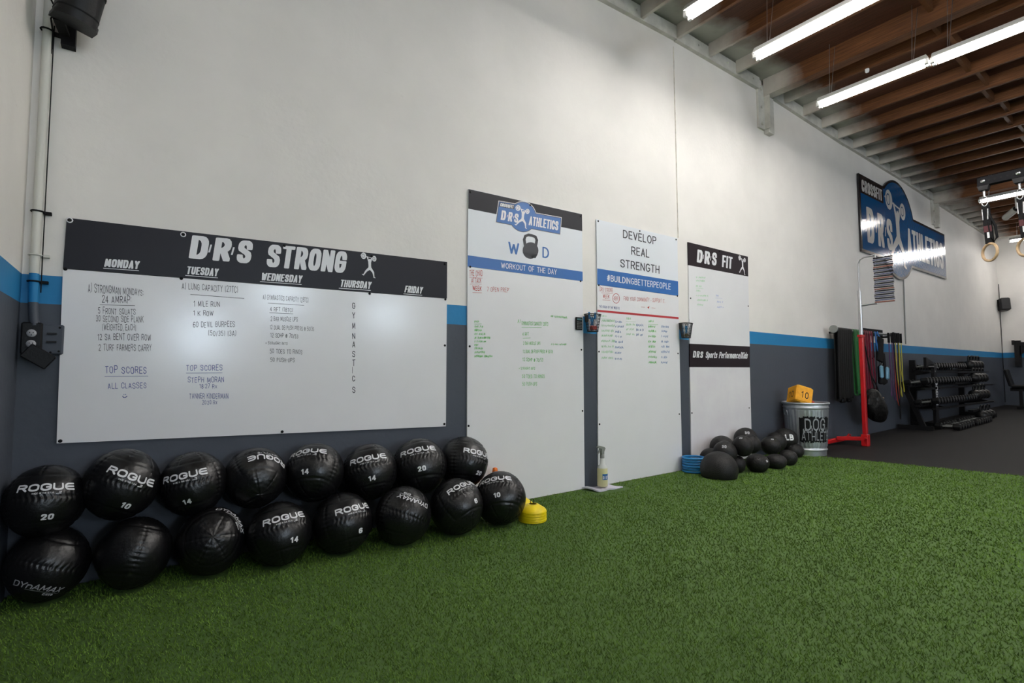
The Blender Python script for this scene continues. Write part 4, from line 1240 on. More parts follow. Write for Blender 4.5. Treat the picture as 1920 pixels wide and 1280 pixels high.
# ------------------------------------------------------------------ blue rings stack
c = at(1295.5, 884, z=0)
c.y = min(c.y, -.135); c.z = .006
FOOT.append((c.x, c.y, .125))
RLab = ['blue flat ring at the bottom of the stack by the slam balls'] + ['blue flat ring within the stack by the slam balls'] * 4 + ['topmost blue flat ring of the stack by the slam balls']
for k in range(6):
    b = c + Vector((.004 * math.sin(k * 2.3), .003 * math.cos(k * 1.7), k * .0265))
    mb = MB().lathe(b, [(.092, 0), (.106, 0), (.115, .002), (.118, .010), (.115, .018), (.106, .0205), (.092, .0205), (.090, .010), (.092, 0)], 36, close=False)
    tag(mb.build('flat_ring', m_bplast, None, b), RLab[k], 'ring', 'blue flat rings stacked by the wall')
mb = MB().lathe(c + Vector((0, 0, .0)), [(.117, .030), (.119, .032), (.117, .035)], 36, close=False)

# ------------------------------------------------------------------ slam balls
def slam(px, py, rx, ry, y, label, patch=None, txt=None, ptxt=None, seam=None, cat='slam ball', dome=False):
    if y is None:
        z = .1
        for _ in range(20):
            P = at(px, py, z=z + .004); z = rad(P, ry) * .96
        r = rad(P, rx); rz = z
    else:
        P = at(px, py, y=y); r = rad(P, rx); rz = rad(P, ry)
    n, m = 48, 28
    prof = []
    for i in range(m + 1):
        a = -PI / 2 + PI * i / m
        zz = math.sin(a); rr = math.cos(a)
        f = max(zz, -.90) if y is None else zz
        if y is None: rr = rr ** .88
        g = 1
        if seam is not None: g = 1 - .03 * math.exp(-((a - seam) / .05) ** 2)
        prof.append((max(.0005, r * rr * g), rz * f * (1 / .90 if f < 0 and y is None else 1)))
    if dome:                                               # half shell shape, widest close to the ground
        prof = [(.001, -rz * .98), (r * .90, -rz * .98)]
        for a in np.linspace(-.42, PI / 2, m): prof.append((max(.0005, r * math.cos(a)), -rz * .98 + rz * 1.98 * (math.sin(a) + .41) / 1.41))
    mb = MB().lathe(P, prof, n)
    base = Vector((P.x, P.y, P.z - rz))
    if y is None: FOOT.append((P.x, P.y, r * .98))
    o = mb.build('slam_ball', [m_slam], None, base)
    tag(o, label, cat, 'black slam balls piled by the wall')
    def deco(pp, polys, W, H):
        d = hit(pp[0], pp[1], P, (r + rz) / 2)
        S3 = Vector((r, r, rz))
        side = Vector((0, 0, 1)).cross(d).normalized(); up = d.cross(side)
        mbx = MB()
        for i, q in enumerate(polys):
            vs = []
            for a, b in q:
                v = (d + side * ((a - .5) * W / r) + up * ((b - .5) * H / r)).normalized()
                vs.append(P + Vector((v.x * S3.x, v.y * S3.y, v.z * S3.z)) * 1.012 + v * STEP * (i % 24))
            mbx.add(vs, [tuple(range(len(vs)))], 0)
        return mbx
    if patch:
        pp, W, H, s_ = patch
        pl, wd = text2d(s_, w=.30, wid=.8, track=.12, n=6, sq=.6, seg=.4)
        deco(pp, [[(a / wd, b) for a, b in q] for q in pl], W, H).build('weight_mark', [m_printg], o, base)
    if txt:
        pp, W, H, s_ = txt
        pl, wd = text2d(s_, w=.24, wid=.75, track=.1, n=6, sq=.6, seg=.3)
        deco(pp, [[(a / wd, b) for a, b in q] for q in pl], W, H).build('lettering', [m_print], o, base)
    return P, r, rz
slam(1348, 870, 35.5, 26, None, 'largest black ball at the front left of the pile, slumped flat', dome=True)
slam(1333.5, 861, 22, 22.5, None, 'black slam ball behind the largest one, next to the blue rings')
slam(1359.5, 848, 22.5, 22.5, -.35, 'black slam ball with pale mark, resting behind the largest front ball', patch=((1358, 837), .045, .035, '30'))
slam(1354, 838, 23, 22.5, -.15, 'plain black slam ball against the narrow whiteboard, behind the one with pale mark')
slam(1398.5, 823, 22.5, 22.5, -.16, 'topmost black slam ball of the pile with a pale mark', patch=((1401, 811), .05, .035, '30'))
slam(1393, 836, 19.5, 20.5, -.46, 'black slam ball at the middle front, small pale mark near its top', patch=((1389, 821.5), .03, .025, '20'), seam=-.45)
slam(1408, 832.5, 18.5, 18.5, -.33, 'plain black slam ball directly under the topmost one')
slam(1381, 869, 17, 17, None, 'small black ball on the turf tucked right of the largest front ball')
slam(1420, 867, 22, 18, None, 'black slam ball on the turf at the middle front with a worn seam', patch=((1436, 863), .03, .03, '3'))
slam(1445, 835, 19, 18, -.36, 'black slam ball with a white dot mark, right of the middle of the pile', patch=((1448, 822.8), .03, .02, '0'))
slam(1455, 828, 19.5, 19, -.20, 'plain black slam ball between the dot marked ball and the lettered ball')
slam(1455, 864, 20, 14.5, None, 'flattened black slam ball on the turf, below the dot marked ball')
slam(1478, 857, 17, 15.5, None, 'black slam ball on the turf, second from the galvanised can')
slam(1489.5, 845, 17.5, 15.5, -.30, 'black slam ball leaning at the foot of the galvanised can', patch=((1482, 834.8), .03, .02, '0'), seam=-.5)
slam(1472, 822, 23, 20.5, -.20, 'black medicine ball lettered LB at the top right of the pile', txt=((1480, 819), .10, .085, 'LB'), cat='medicine ball')

# ------------------------------------------------------------------ galvanised can
c = at(1507.5, 849.5, z=.003); c.y = min(c.y, -.275)
RT_, RB_, HH = .250, .212, .645
FOOT += [(c.x, c.y, RB_ + .02), (2.655, -.085, .075)]
t = thing('trash_can', 'galvanised steel trash can painted with black and silver lettering, at the turf edge', 'trash can', c)
def rip(a, z): return .028 * (math.cos(a * 34) > .1) if .11 < z < HH - .095 else 0
prof = []
for z in list(np.linspace(0, .055, 3)) + [.06, .068, .076, .082] + [.105, .1101] + list(np.linspace(.12, HH - .1, 6)) + [HH - .0951, HH - .085, HH - .07, HH - .062, HH - .055, HH - .03]:
    k = RB_ + (RT_ - RB_) * z / HH
    if z in (.068, .076): k += .008
    if z == HH - .07 or z == HH - .062: k += .008
    prof.append((k, z))
inner = [(RT_ - .012, HH - .012), (RB_ + .0, .02), (.001, .018)]
mb = MB().lathe(c, prof, 136, 0, None, rip, False)
mb.lathe(c, inner, 40, 0, close=False)
mb.lathe(c, [(.001, .002), (RB_, .0)], 40, 0, close=False)
mb.build('can_body', m_galv, t)
MB().lathe(c, [(RT_ - .004, HH - .035), (RT_ + .012, HH - .028), (RT_ + .016, HH - .012), (RT_ + .010, HH - .002), (RT_ - .008, HH - .002), (RT_ - .012, HH - .014), (RT_ - .004, HH - .035)], 60, close=False).build('rolled_rim', m_galv, t)
def cang(px, py):                                           # angle and height on the can where a picture point falls
    d = ray(px, py); o = CP - c
    k = RT_ - .02
    A_ = d.x ** 2 + d.y ** 2; B_ = o.x * d.x + o.y * d.y; C_ = o.x ** 2 + o.y ** 2 - k * k
    q = B_ * B_ - A_ * C_
    s_ = (-B_ - math.sqrt(max(q, 0))) / A_
    P = o + d * s_
    return math.atan2(P.y, P.x), P.z
def cpt(a, z, lift): return c + Vector((math.cos(a), math.sin(a), 0)) * ((RB_ + (RT_ - RB_) * z / HH) * 1.029 + lift) + Vector((0, 0, z))
a0, z1 = cang(1498.5, 781); a1 = a0 + 1.55; z0 = z1 - .30
mb = MB()
for i in range(26):                                        # ragged painted patch
    u0, u1 = i / 26, (i + 1) / 26
    top = z1 + random.uniform(-.012, .012); bot = z0 + random.uniform(-.012, .012)
    for k in range(3):
        za, zb = bot + (top - bot) * k / 3, bot + (top - bot) * (k + 1) / 3
        mb.add([cpt(a0 + (a1 - a0) * u0, za, .001), cpt(a0 + (a1 - a0) * u1, za, .001), cpt(a0 + (a1 - a0) * u1, zb, .001), cpt(a0 + (a1 - a0) * u0, zb, .001)], [(0, 1, 2, 3)], 0)
def ctext(s_, u0, u1, v0, v1, w_, mi):
    pl, wd = text2d(s_, w=w_, wid=.85, track=.25, n=6, sq=.9, seg=.25, jit=.03)
    for i, q in enumerate(pl):
        mb.add([cpt(a0 + (a1 - a0) * (u0 + (u1 - u0) * a / wd), z0 + (z1 - z0) * (v0 + (v1 - v0) * b), .0025 + STEP * (i % 24)) for a, b in q], [tuple(range(len(q)))], mi)
ctext('DOG', .16, .80, .46, .96, .14, 1)
ctext('ATHLETE', .06, 1.0, .06, .42, .13, 1)
for k in range(14):                                        # drips
    u = random.uniform(.05, .95); v = random.uniform(.35, .55)
    q = [(u, v), (u + .03, v), (u + .03, v + .12), (u, v + .1)]
    mb.add([cpt(a0 + (a1 - a0) * a, z0 + (z1 - z0) * b, .0018) for a, b in q], [(0, 1, 2, 3)], 1)
mb.build('painted_lettering', [m_black, mat('silver paint', (.36, .38, .40), .5)], t)
for px in (1478,):
    a, z = cang(px, 772)
    P0 = [cpt(a - .13, z - .035, .012), cpt(a - .10, z + .02, .02), cpt(a + .10, z + .02, .02), cpt(a + .13, z - .035, .012)]
    MB().tube(P0 + [P0[0]], .005, 0, 8).build('handle', m_galv, t)
# sandbag cube and red thing in it
cz = HH - .012
M3 = Matrix.Rotation(.95, 3, 'Z') @ Matrix.Rotation(.30, 3, 'X') @ Matrix.Rotation(.25, 3, 'Y')
cc = c + Vector((-.135, .0, cz + .085))
mb = MB().obox(cc, (.105, .105, .105), M3, 0, .016)
sk = tag(mb.build('soft_cube', [m_sack], None, cc), 'orange yellow padded cube with black figures, sticking out of the trash can', 'foam cube')
for ax, lab, sg in ((0, '10', 1), (1, '10', 1), (0, '10', -1), (1, '10', -1)):
    nrm = M3.col[ax] * sg
    if nrm.dot(CP - cc) < 0: continue
    upv = M3.col[2]; sd = upv.cross(nrm)
    pl, wd = text2d(lab, w=.14, wid=.7, track=.3, n=6, sq=1)
    mbx = MB()
    for i, q in enumerate(pl): mbx.add([cc + nrm * (.1062 + STEP * i) + sd * (.09 * (a / wd - .5)) + upv * (-.01 + .085 * (b - .5)) for a, b in q], [tuple(range(len(q)))], 0)
    mbx.build('figure', [m_black], sk, cc)
mb = MB().tube([c + Vector((.02, -.12, cz - .05)), c + Vector((.06, -.05, cz - .0)), c + Vector((.10, .02, cz + .015)), c + Vector((.16, .08, cz - .03))], .028, 0, 10)
tag(mb.build('foam_roll', m_rope, None, c + Vector((.1, 0, cz - .06))), 'red soft roll inside the trash can beside the yellow cube', 'roll')

# ------------------------------------------------------------------ jump tester
yj = -.46
pb = at(1623.5, 836, y=yj); pb.z = zf(pb.x)
t = thing('jump_tester', 'red floor stand with a silver pole and a tall column of thin measuring vanes', 'jump tester', pb)
ptop = at(1614, 630, y=yj)
px_ = pb.x
MB().box((px_ - .045, yj - .04, pb.z), (px_ + .045, yj + .04, pb.z + .16), 0, .006).build('foot_socket', m_redp, t)
MB().box((px_ - .030, yj - .026, pb.z + .16), (px_ + .030, yj + .026, ptop.z), 0, .006).build('post', m_redp, t)
MB().box((px_ - .052, yj - .032, ptop.z - .015), (px_ + .036, yj + .032, ptop.z + .02), 0, .004).build('collar', m_redp, t)
zt = at(1611, 545, y=yj).z; zt2 = at(1610, 484, y=yj).z
MB().tube([(px_, yj, ptop.z - .1), (px_, yj, zt)], .024, 0, 12).build('silver_pole', m_steel, t)
A1, A2 = at(1641, 477.5, x=px_), at(1645, 568, x=px_)
za, zb = A1.z, A2.z
mb = MB().tube([(px_, yj, zt - .05), (px_, yj, zt2 - .09), (px_, yj - .02, zt2 - .03), (px_, yj - .07, zt2 - .005), A1], .011, 0, 8)
mb.build('top_arm', m_steel, t)
MB().tube([(px_, yj, at(1613, 573, y=yj).z), A2], .014, 0, 8).build('lower_arm', m_steel, t)
MB().tube([A1 + Vector((0, 0, .005)), (px_, A1.y, zb - .02)], .010, 0, 8).build('vane_rod', m_steel, t)
v0 = at(1656, 482, x=px_); v1 = at(1659, 565, x=px_)
vl, vr = at(1639, 520, x=px_).y, at(1675, 518, x=px_).y
for i in range(25):
    f = i / 24
    z = v0.z + (v1.z - v0.z) * f
    ang = .012 * math.sin(i * 2.1)
    m = m_vred if i in (5, 11, 17, 24) else (m_vblue if i % 2 else m_hdr)
    MB().obox((px_, (vl + vr) / 2 + .004 * math.sin(i * 1.3), z), (.016, abs(vl - vr) / 2, .0078), Matrix.Rotation(ang, 3, 'X'), 0).build('vane', m, t)
def flr(px, py, dz):
    P = at(px, py, z=dz)
    for _ in range(6): P = at(px, py, z=zf(P.x) + dz)
    return P
e1 = flr(1590, 823, .05); e0 = flr(1545, 829, .05)
e1.y = min(e1.y, -.06); e0.y = min(e0.y, -.06)
MB().bar(pb + Vector((0, 0, .10)), e0.lerp(e1, .45) + Vector((0, -.02, .04)), .05, .05, 0, bev=.005).build('base_leg', m_redp, t)
MB().bar(e0, e1 + Vector((.05, 0, .02)), .055, .055, 0, bev=.006).build('base_leg', m_redp, t)
MB().tube([e1 + Vector((-.1, -.03, .04)), e1 + Vector((-.05, -.03, .075)), e1 + Vector((.02, -.03, .06))], .010, 0, 8).build('base_grip', m_redp, t)
MB().tube([(px_ - .045, yj - .02, pb.z + .11), (px_ - .10, yj - .02, pb.z + .11)], .016, 0, 8).build('lock_knob', m_redp, t)

# ------------------------------------------------------------------ bands and ropes on the wall bar
yb = -.14
A, B = at(1564, 619, y=yb), at(1671, 626, y=yb)
zb_ = (A.z + B.z) / 2
t = thing('band_rack', 'wall mounted steel bar with a round end cap, holding exercise bands and jump ropes', 'rack', Vector((A.x, -.002, zb_)))
MB().tube([(A.x, yb, zb_), (B.x, yb, zb_)], .020, 0, 12).build('bar', m_gplast, t)
MB().tube([(A.x - .03, yb, zb_), (A.x, yb, zb_)], .055, 0, 16).build('end_cap', m_gplast, t)
for x in (A.x + .18, (A.x + B.x) / 2, B.x - .1):
    MB().box((x - .02, -.002, zb_ - .05), (x + .02, yb + .01, zb_ - .02)).build('bracket_arm', m_blackm, t)
MB().box((A.x + 1.35, -.002, zb_ - .02), (B.x, -.02, zb_ + .09)).build('backing_board', m_blackm, t)
def loop_band(x, wd, z0, m, name, lab, cat, group=None, th=.004, bow=.03, dx=0, R=None, sway=0):
    """a flat loop hung over the bar"""
    R = R or .026
    path = []
    for a in np.linspace(0, PI, 9): path.append((yb + R * math.cos(a), zb_ + R * math.sin(a)))
    n = 12
    for i in range(1, n + 1):
        f = i / n; path.append((yb - R * (1 - .25 * math.sin(f * PI)) , zb_ + (z0 + .03 - zb_) * f))
    for a in np.linspace(0, PI, 7)[1:-1]: path.append((yb - R * math.cos(a), z0 + .03 - R * math.sin(a)))
    for i in range(0, n):
        f = 1 - i / n; path.append((yb + R * (1 - .25 * math.sin(f * PI)), zb_ + (z0 + .03 - zb_) * f))
    k = len(path)
    mb = MB(); vs = []
    for i, (y, z) in enumerate(path):
        q, p_ = path[(i + 1) % k], path[i - 1]
        ty, tz = q[0] - p_[0], q[1] - p_[1]; L = math.hypot(ty, tz) or 1
        ny, nz = tz / L * th / 2, -ty / L * th / 2
        f = (zb_ - z) / (zb_ - z0)
        xc = x + dx * f + sway * math.sin(f * 6)
        w_ = wd * (1 - .12 * math.sin(f * PI))
        for s_, o_ in ((-1, 1), (1, 1), (1, -1), (-1, -1)): vs.append((xc + s_ * w_ / 2, y + ny * o_, z + nz * o_))
    fs = []
    for i in range(k):
        j = (i + 1) % k
        for c_ in range(4): fs.append((i * 4 + c_, i * 4 + (c_ + 1) % 4, j * 4 + (c_ + 1) % 4, j * 4 + c_))
    mb.add(vs, fs, 0)
    return tag(mb.build(name, m, None, Vector((x, yb, zb_))), lab, cat, group)
def bx(px): return at(px, 650, y=yb).x
x = bx(1570)
xe = bx(1593)
kk = 7
for i in range(kk):
    lab = ('wide black exercise band at the left end of the wall bar' if i == 0 else 'wide black exercise band next to the green bands' if i == kk - 1 else 'wide black exercise band hanging in the middle of the black ones')
    loop_band(x + (xe - x) * i / (kk - 1), (xe - x) / (kk - 1) * .93, .60 + .03 * math.sin(i * 2.3), m_bband, 'exercise_band', lab, 'band', 'wide black exercise bands on the wall bar', .012, dx=-.03 + .002 * math.sin(i * 3))
for i, px in enumerate((1601, 1607)):
    loop_band(bx(px), .085, .66 + .05 * i, m_gband, 'exercise_band', ('green exercise band next to the black bands', 'green exercise band just left of the red post')[i], 'band', None, .010, dx=.07 if i == 0 else .03)
for i, px in enumerate((1619.5, 1623.5, 1628, 1632)):
    loop_band(bx(px), .034, (.70, .62, .66, .74)[i], m_rband, 'exercise_band', 'narrow crimson exercise band right of the red post', 'band', 'narrow crimson bands on the wall bar', .008, dx=.06 + .015 * i)
loop_band(bx(1634.5), .03, 1.22, m_bband, 'exercise_band', 'short black band between the crimson bands and the blue strap', 'band', None, .01)
# strap trainer: blue webbing, black padded cuffs
sx = bx(1641)
t = thing('strap_trainer', 'blue and black strap harness with padded pale blue cuffs hanging on the wall bar', 'straps', (sx, yb, zb_))
mb = MB()
def rib(pts, w_, th, m_i=0):
    for a, b in zip(pts, pts[1:]): mb.bar(a, b, w_, th, m_i, up=(0, 1, 0))
rib([(sx - .06, yb - .03, zb_ + .02), (sx - .10, yb - .05, zb_ - .15), (sx - .04, yb - .06, zb_ - .30), (sx + .06, yb - .06, zb_ - .36)], .06, .006)
rib([(sx - .02, yb - .04, zb_ + .02), (sx + .03, yb - .07, zb_ - .12), (sx + .09, yb - .06, zb_ - .22), (sx - .04, yb - .07, zb_ - .28)], .05, .006)
mb.build('blue_strap', m_bstrap, t)
MB().obox((sx + .03, yb - .055, zb_ - .26), (.10, .018, .20), Matrix.Rotation(.2, 3, 'Y'), 0, .015).build('black_pad', m_blackm, t)
MB().obox((sx + .06, yb - .05, zb_ - .66), (.085, .03, .15), None, 0, .02).build('black_cuff', m_blackm, t)
MB().obox((sx + .17, yb - .04, zb_ - .56), (.07, .03, .26), Matrix.Rotation(-.15, 3, 'Y'), 0, .03).build('black_cuff', m_blackm, t)
MB().tube([(sx + .06 + .035 * math.cos(a), yb - .05, zb_ - .48 + .035 * math.sin(a)) for a in np.linspace(0, 2 * PI, 13)[:-1]], .006, 0, 6, True).build('ring', m_steel, t)
MB().tube([(sx + .06, yb - .05, zb_ - .45), (sx + .05, yb - .05, zb_ - .3)], .008, 0, 6).build('hook', m_steel, t)
for dx in (-.06, .17): MB().obox((sx + dx, yb - .09, zb_ - .60 - abs(dx) * .2), (.04, .022, .10), Matrix.Rotation(dx, 3, 'Y'), 0, .018).build('grip_pad', m_pale, t)
MB().obox((sx + .0, yb - .03, zb_ - 1.02), (.16, .014, .014), Matrix.Rotation(.06, 3, 'Y'), 0, .01).build('wooden_handle', m_woodh, t)
MB().tube([(sx - .12, yb - .03, zb_ - 1.02), (sx - .1, yb - .04, zb_ - .5), (sx - .05, yb - .03, zb_)], .006, 0, 6).build('cord', m_blackm, t)
# jump ropes and tubes
def rope(px0, px1, zlow, m, lab, seed, hand=m_blackm):
    xa_, xb2 = bx(px0), bx(px1)
    r_ = random.Random(seed)
    n = 28; pts = []
    y = yb - .035 - .018 * seed
    for i in range(n + 1):
        f = i / n
        s_ = math.sin(f * PI)
        pts.append((xa_ + (xb2 - xa_) * (f + .12 * math.sin(f * 2 * PI + seed)) + .02 * math.sin(f * 9 + seed), y - .02 * s_ + .03 * (f - .5), zb_ - .06 + (zlow - zb_ + .06) * s_ ** .45))
    t = thing('jump_rope', lab, 'jump rope', Vector(pts[0]))
    MB().tube(pts, .0065, 0, 6).build('cable', m, t)
    for p_ in (pts[0], pts[-1]): MB().tube([(p_[0], p_[1], p_[2] - .08), (p_[0], p_[1], p_[2] + .08)], .016, 0, 8).build('handle', hand, t)
rope(1656, 1662, .62, m_purp, 'purple jump rope hanging beside the blue strap', 1)
rope(1659, 1667, .55, m_purp, 'purple jump rope hanging left of the red one', 2)
rope(1662, 1670, .46, m_rope, 'red jump rope reaching lowest on the wall bar', 3)
rope(1664, 1673, .60, m_ytube, 'yellow jump rope at the right end of the wall bar', 4)
rope(1668, 1675, .68, m_ytube, 'outermost yellow jump rope on the wall bar', 5)
rope(1655, 1666, .25, m_blackm, 'long black cable rope drooping below the black bag', 6)
# black bag
c = at(1641, 766, y=-.30)
t = thing('gear_bag', 'black nylon bag bulging below the wall bar behind the red post', 'bag', c)
mb = MB()
def bg(u, v):
    a = 2 * PI * u; b = -PI / 2 + PI * v
    k = 1 + .10 * math.sin(a * 5 + v * 6) * math.cos(b) + .06 * math.sin(a * 9 - v * 9)
    z = math.sin(b)
    return c + Vector((.34 * k * math.cos(b) ** .8 * math.cos(a) * (1 - .35 * max(z, 0)), .12 * k * math.cos(b) * math.sin(a), .19 * z + .10 * max(0, z) - .10 * math.cos(a) * math.cos(b)))
mb.sheet(bg, 40, 18)
mb.build('bag_body', mat('black nylon', (.006, .006, .006), .40, bump=.6, bscale=20, spec=.3, bdist=.03), t)
for s_ in (-.12, .06):
    MB().tube([c + Vector((s_, -.05, .18)), c + Vector((s_ * .6, -.02, .34)), c + Vector((-.02, .03, .50)), Vector((c.x - .04, yb - .045, zb_ + .01))], .010, 0, 6).build('strap', m_blackm, t)

# ------------------------------------------------------------------ dumbbell rack
xL, xR = 10.95, 15.35
zr = zf(11)
t = thing('dumbbell_rack', 'black three tier dumbbell rack with white lettering on its upright, along the far wall', 'rack', Vector((12.9, -.35, zr)))
tiers = [(1.00, -.21, 11.65, 15.6), (.73, -.33, 10.95, 15.3), (.40, -.45, 11.0, 14.75)]
for (z, y, x0, x1) in tiers:
    for dy, dz in ((-.11, -.02), (.11, .02)):
        MB().box((x0, y + dy - .03, zr + z + dz - .035), (x1, y + dy + .03, zr + z + dz - .005)).build('tray_rail', m_black, t)
for x in (11.72, 14.65):
    MB().bar((x, -.08, zr), (x, -.10, zr + 1.18), .09, .07, 0, up=(1, 0, 0)).build('upright', m_black, t)
    MB().bar((x, -.06, zf(x) + .04), (x, -.62, zf(x) + .04), .08, .08, 0).build('base_foot', m_black, t)
    for (z, y, _, _2) in tiers:
        MB().prism([(x - .03, -.1, zr + z - .10), (x - .03, y - .16, zr + z - .045), (x - .03, y + .14, zr + z + .02), (x - .03, -.1, zr + z + .02)], (.06, 0, 0)).build('tray_bracket', m_black, t)
MB().bar((11.10, -.40, zr + .03), (11.10, -.12, zr + .80), .07, .06, 0, up=(1, 0, 0)).build('slanted_post', m_black, t)
MB().bar((11.10, -.03, zf(11) + .035), (11.10, -.52, zf(11) + .035), .07, .07, 0).build('base_foot', m_black, t)
MB().bar((15.2, -.10, zf(15) + .05), (16.1, -.10, zf(16) + .05), .08, .06, 0).build('base_foot', m_black, t)
MB().tube([(15.9, -.12, zf(16) + .045), (15.9, -.08, zf(16) + .045)], .045, 0, 14).build('caster', m_gplast, t)
# lettered front plate of the upright
xp = 11.55
MB().box((xp - .07, -.47, zr + .08), (xp + .07, -.42, zr + 1.10), 0, .004).build('front_post', m_black, t)
MB().prism([(xp - .2, -.40, zr + 1.04), (xp + .34, -.40, zr + .98), (xp + .34, -.40, zr + 1.10), (xp - .2, -.40, zr + 1.22)], (0, .04, 0)).build('gusset_plate', m_black, t)
for dx, dz in ((-.1, 1.06), (0, 1.05), (.12, 1.04), (-.04, .98)): MB().tube([(xp + dx, -.40, zr + dz), (xp + dx, -.478, zr + dz)], .014, 0, 8).build('bolt', m_steel, t)
mb = MB()
pl, wd = text2d('ROGU€', w=.22, wid=1.2, track=.14, n=8, sq=.8)
for i, q in enumerate(pl):
    vs = [Vector((xp + .055 - .11 * b, -.4712 - STEP * (i % 24), zr + .40 + .42 * a / wd)) for a, b in q]
    mb.add(vs, [tuple(range(len(vs)))], 0)
mb.build('lettering', m_print, t)['label'] = 'white lettering running up the front post'
def make_dumbbell():
    t = thing('dumbbell', '', 'dumbbell', (0, 0, 0))
    MB().tube([(0, -.08, 0), (0, -.03, 0), (0, 0, 0), (0, .03, 0), (0, .08, 0)], [.014, .016, .018, .016, .014], 0, 10).build('handle', m_gplast, t)
    for s_ in (-1, 1):
        mb = MB()
        P = []
        for y, k in ((.07, .8), (.085, 1), (.155, 1), (.17, .8)):
            P += [Vector((.058 * k * math.cos(a), s_ * y, .058 * k * math.sin(a))) for a in np.linspace(0, 2 * PI, 7)[:-1]]
        fs = [(i * 6 + j, i * 6 + (j + 1) % 6, (i + 1) * 6 + (j + 1) % 6, (i + 1) * 6 + j) for i in range(3) for j in range(6)]
        mb.add(P, fs + [tuple(range(5, -1, -1)), tuple(range(18, 24))], 0)
        mb.add([Vector((.020 * math.cos(a), s_ * .1712, .020 * math.sin(a))) for a in np.linspace(0, 2 * PI, 9)[:-1]], [tuple(range(8))], 1)
        mb.build('hex_head', [m_dbell, m_dmark], t)
    return t
m_tab = mat('dark red webbing', (.07, .008, .012), .6)
m_dmark = mat('dumbbell end mark', (.10, .10, .105), .5)
m_dbell = mat('dumbbell rubber', (.007, .007, .0075), .38, spec=.4)
def make_kettlebell():
    t = thing('kettlebell', '', 'kettlebell', (0, 0, 0))
    MB().lathe((0, 0, 0), [(.001, 0), (.07, 0), (.10, .04), (.105, .09), (.09, .145), (.05, .175), (.001, .18)], 24, close=False).build('bell', m_dbell, t)
    MB().tube([(-.06, 0, .15), (-.075, 0, .21), (-.06, 0, .262), (-.02, 0, .275), (.02, 0, .275), (.06, 0, .262), (.075, 0, .21), (.06, 0, .15)], .016, 0, 10).build('handle', m_dbell, t)
    return t
db0 = make_dumbbell(); kb0 = make_kettlebell()
first = {'d': True, 'k': True}
def place(kind, x, y, z, sc, label, group, rx=0):
    src = db0 if kind == 'd' else kb0
    o = src if first[kind] else copy_tree(src)
    first[kind] = False
    o.location = (x, y, z); o.scale = (sc, sc, sc); o.rotation_euler = (rx, 0, 0)
    o['label'] = label; o['group'] = group
for k, (z, y, x0, x1) in enumerate(tiers):
    nm = ('top', 'middle', 'lowest')[k]
    n = (15, 17, 15)[k]
    for i in range(n):
        x = x0 + .10 + i * (.155 if k else .150)
        sc = 1.0 if k else .9
        place('d', x, y, zr + z + .058 * sc + .016, sc, 'black hex dumbbell on the %s tier of the rack' % nm, 'dumbbells on the %s tier of the rack' % nm, -.18)
    for i in range(4):
        x = x1 - .14 - i * .225
        place('k', x, y, zr + z + .022, 1.02, 'black kettlebell at the right end of the %s tier of the rack' % nm, 'kettlebells on the %s tier of the rack' % nm)
for i in range(13):
    x = 11.45 + i * .155 + (.1 if i > 5 else 0)
    place('d', x, -.62, zf(x) + .056, 1.0, 'black hex dumbbell on the floor in front of the rack', 'dumbbells on the floor by the rack')
for i in range(3):
    place('k', 13.75 + i * .26, -.58, zf(14) , 1.0, 'black kettlebell on the floor in front of the rack', 'kettlebells on the floor by the rack')

# ------------------------------------------------------------------ far end: speaker, wall arm, bench
c = at(1880, 571, x=18.6)
t = thing('wall_speaker', 'small black speaker in the far corner above the blue stripe', 'speaker', Vector((18.66, -.02, c.z)))
MB().obox((18.60, -.13, c.z), (.11, .10, .16), Matrix.Rotation(.5, 3, 'Z') @ Matrix.Rotation(.15, 3, 'Y'), 0, .02).build('cabinet', m_black, t)
MB().box((18.60, -.001, c.z - .04), (18.74, -.06, c.z + .14)).build('mount', m_blackm, t)
mb = MB().tube([(18.745, -.02, 3.3), (18.74, -.022, c.z + .15)] + [(18.745 - .004 * math.sin(z * 5), -.02, z) for z in np.linspace(c.z - .2, .2, 12)], .007, 0, 6)
tag(mb.build('speaker_cable', m_blackm, None, Vector((18.745, -.02, .2))), 'thin black cable running down the far corner from the small speaker', 'cable')
t = thing('rig_arm', 'black steel rig arm bolted to the far wall over the blue stripe', 'rig arm', Vector((18.74, -.34, 1.1)))
MB().box((18.765, -.26, 1.12), (18.66, -.38, 1.79)).build('upright_plate', m_black, t)
MB().bar((18.68, -.36, 1.70), (18.68, -.95, 1.70), .09, .09, 0).build('arm', m_black, t)
MB().prism([(18.70, -.36, 1.40), (18.70, -.60, 1.66), (18.70, -.36, 1.66)], (-.04, 0, 0)).build('gusset', m_black, t)
MB().box((18.64, -.22, 1.68), (18.70, -.27, 1.80)).build('pin', m_black, t)
xb = 17.5
zb2 = zf(xb)
t = thing('weight_bench', 'black padded weight bench with a tilted backrest, at the far wall', 'bench', Vector((xb, -.7, zb2)))
MB().obox((xb, -.335, zb2 + .73), (.14, .035, .21), Matrix.Rotation(-.22, 3, 'X'), 0, .02).build('backrest', m_black, t)
MB().obox((xb, -.72, zb2 + .53), (.14, .34, .035), None, 0, .02).build('seat', m_black, t)
MB().box((xb - .03, -.35, zb2 + .42), (xb + .03, -1.05, zb2 + .495)).build('spine', m_black, t)
MB().box((xb - .04, -.50, zb2), (xb + .04, -.56, zb2 + .45)).build('leg', m_black, t)
MB().box((xb - .04, -.96, zb2), (xb + .04, -1.02, zb2 + .45)).build('leg', m_black, t)
MB().box((xb - .25, -.49, zb2), (xb + .25, -.57, zb2 + .06)).build('foot', m_black, t)

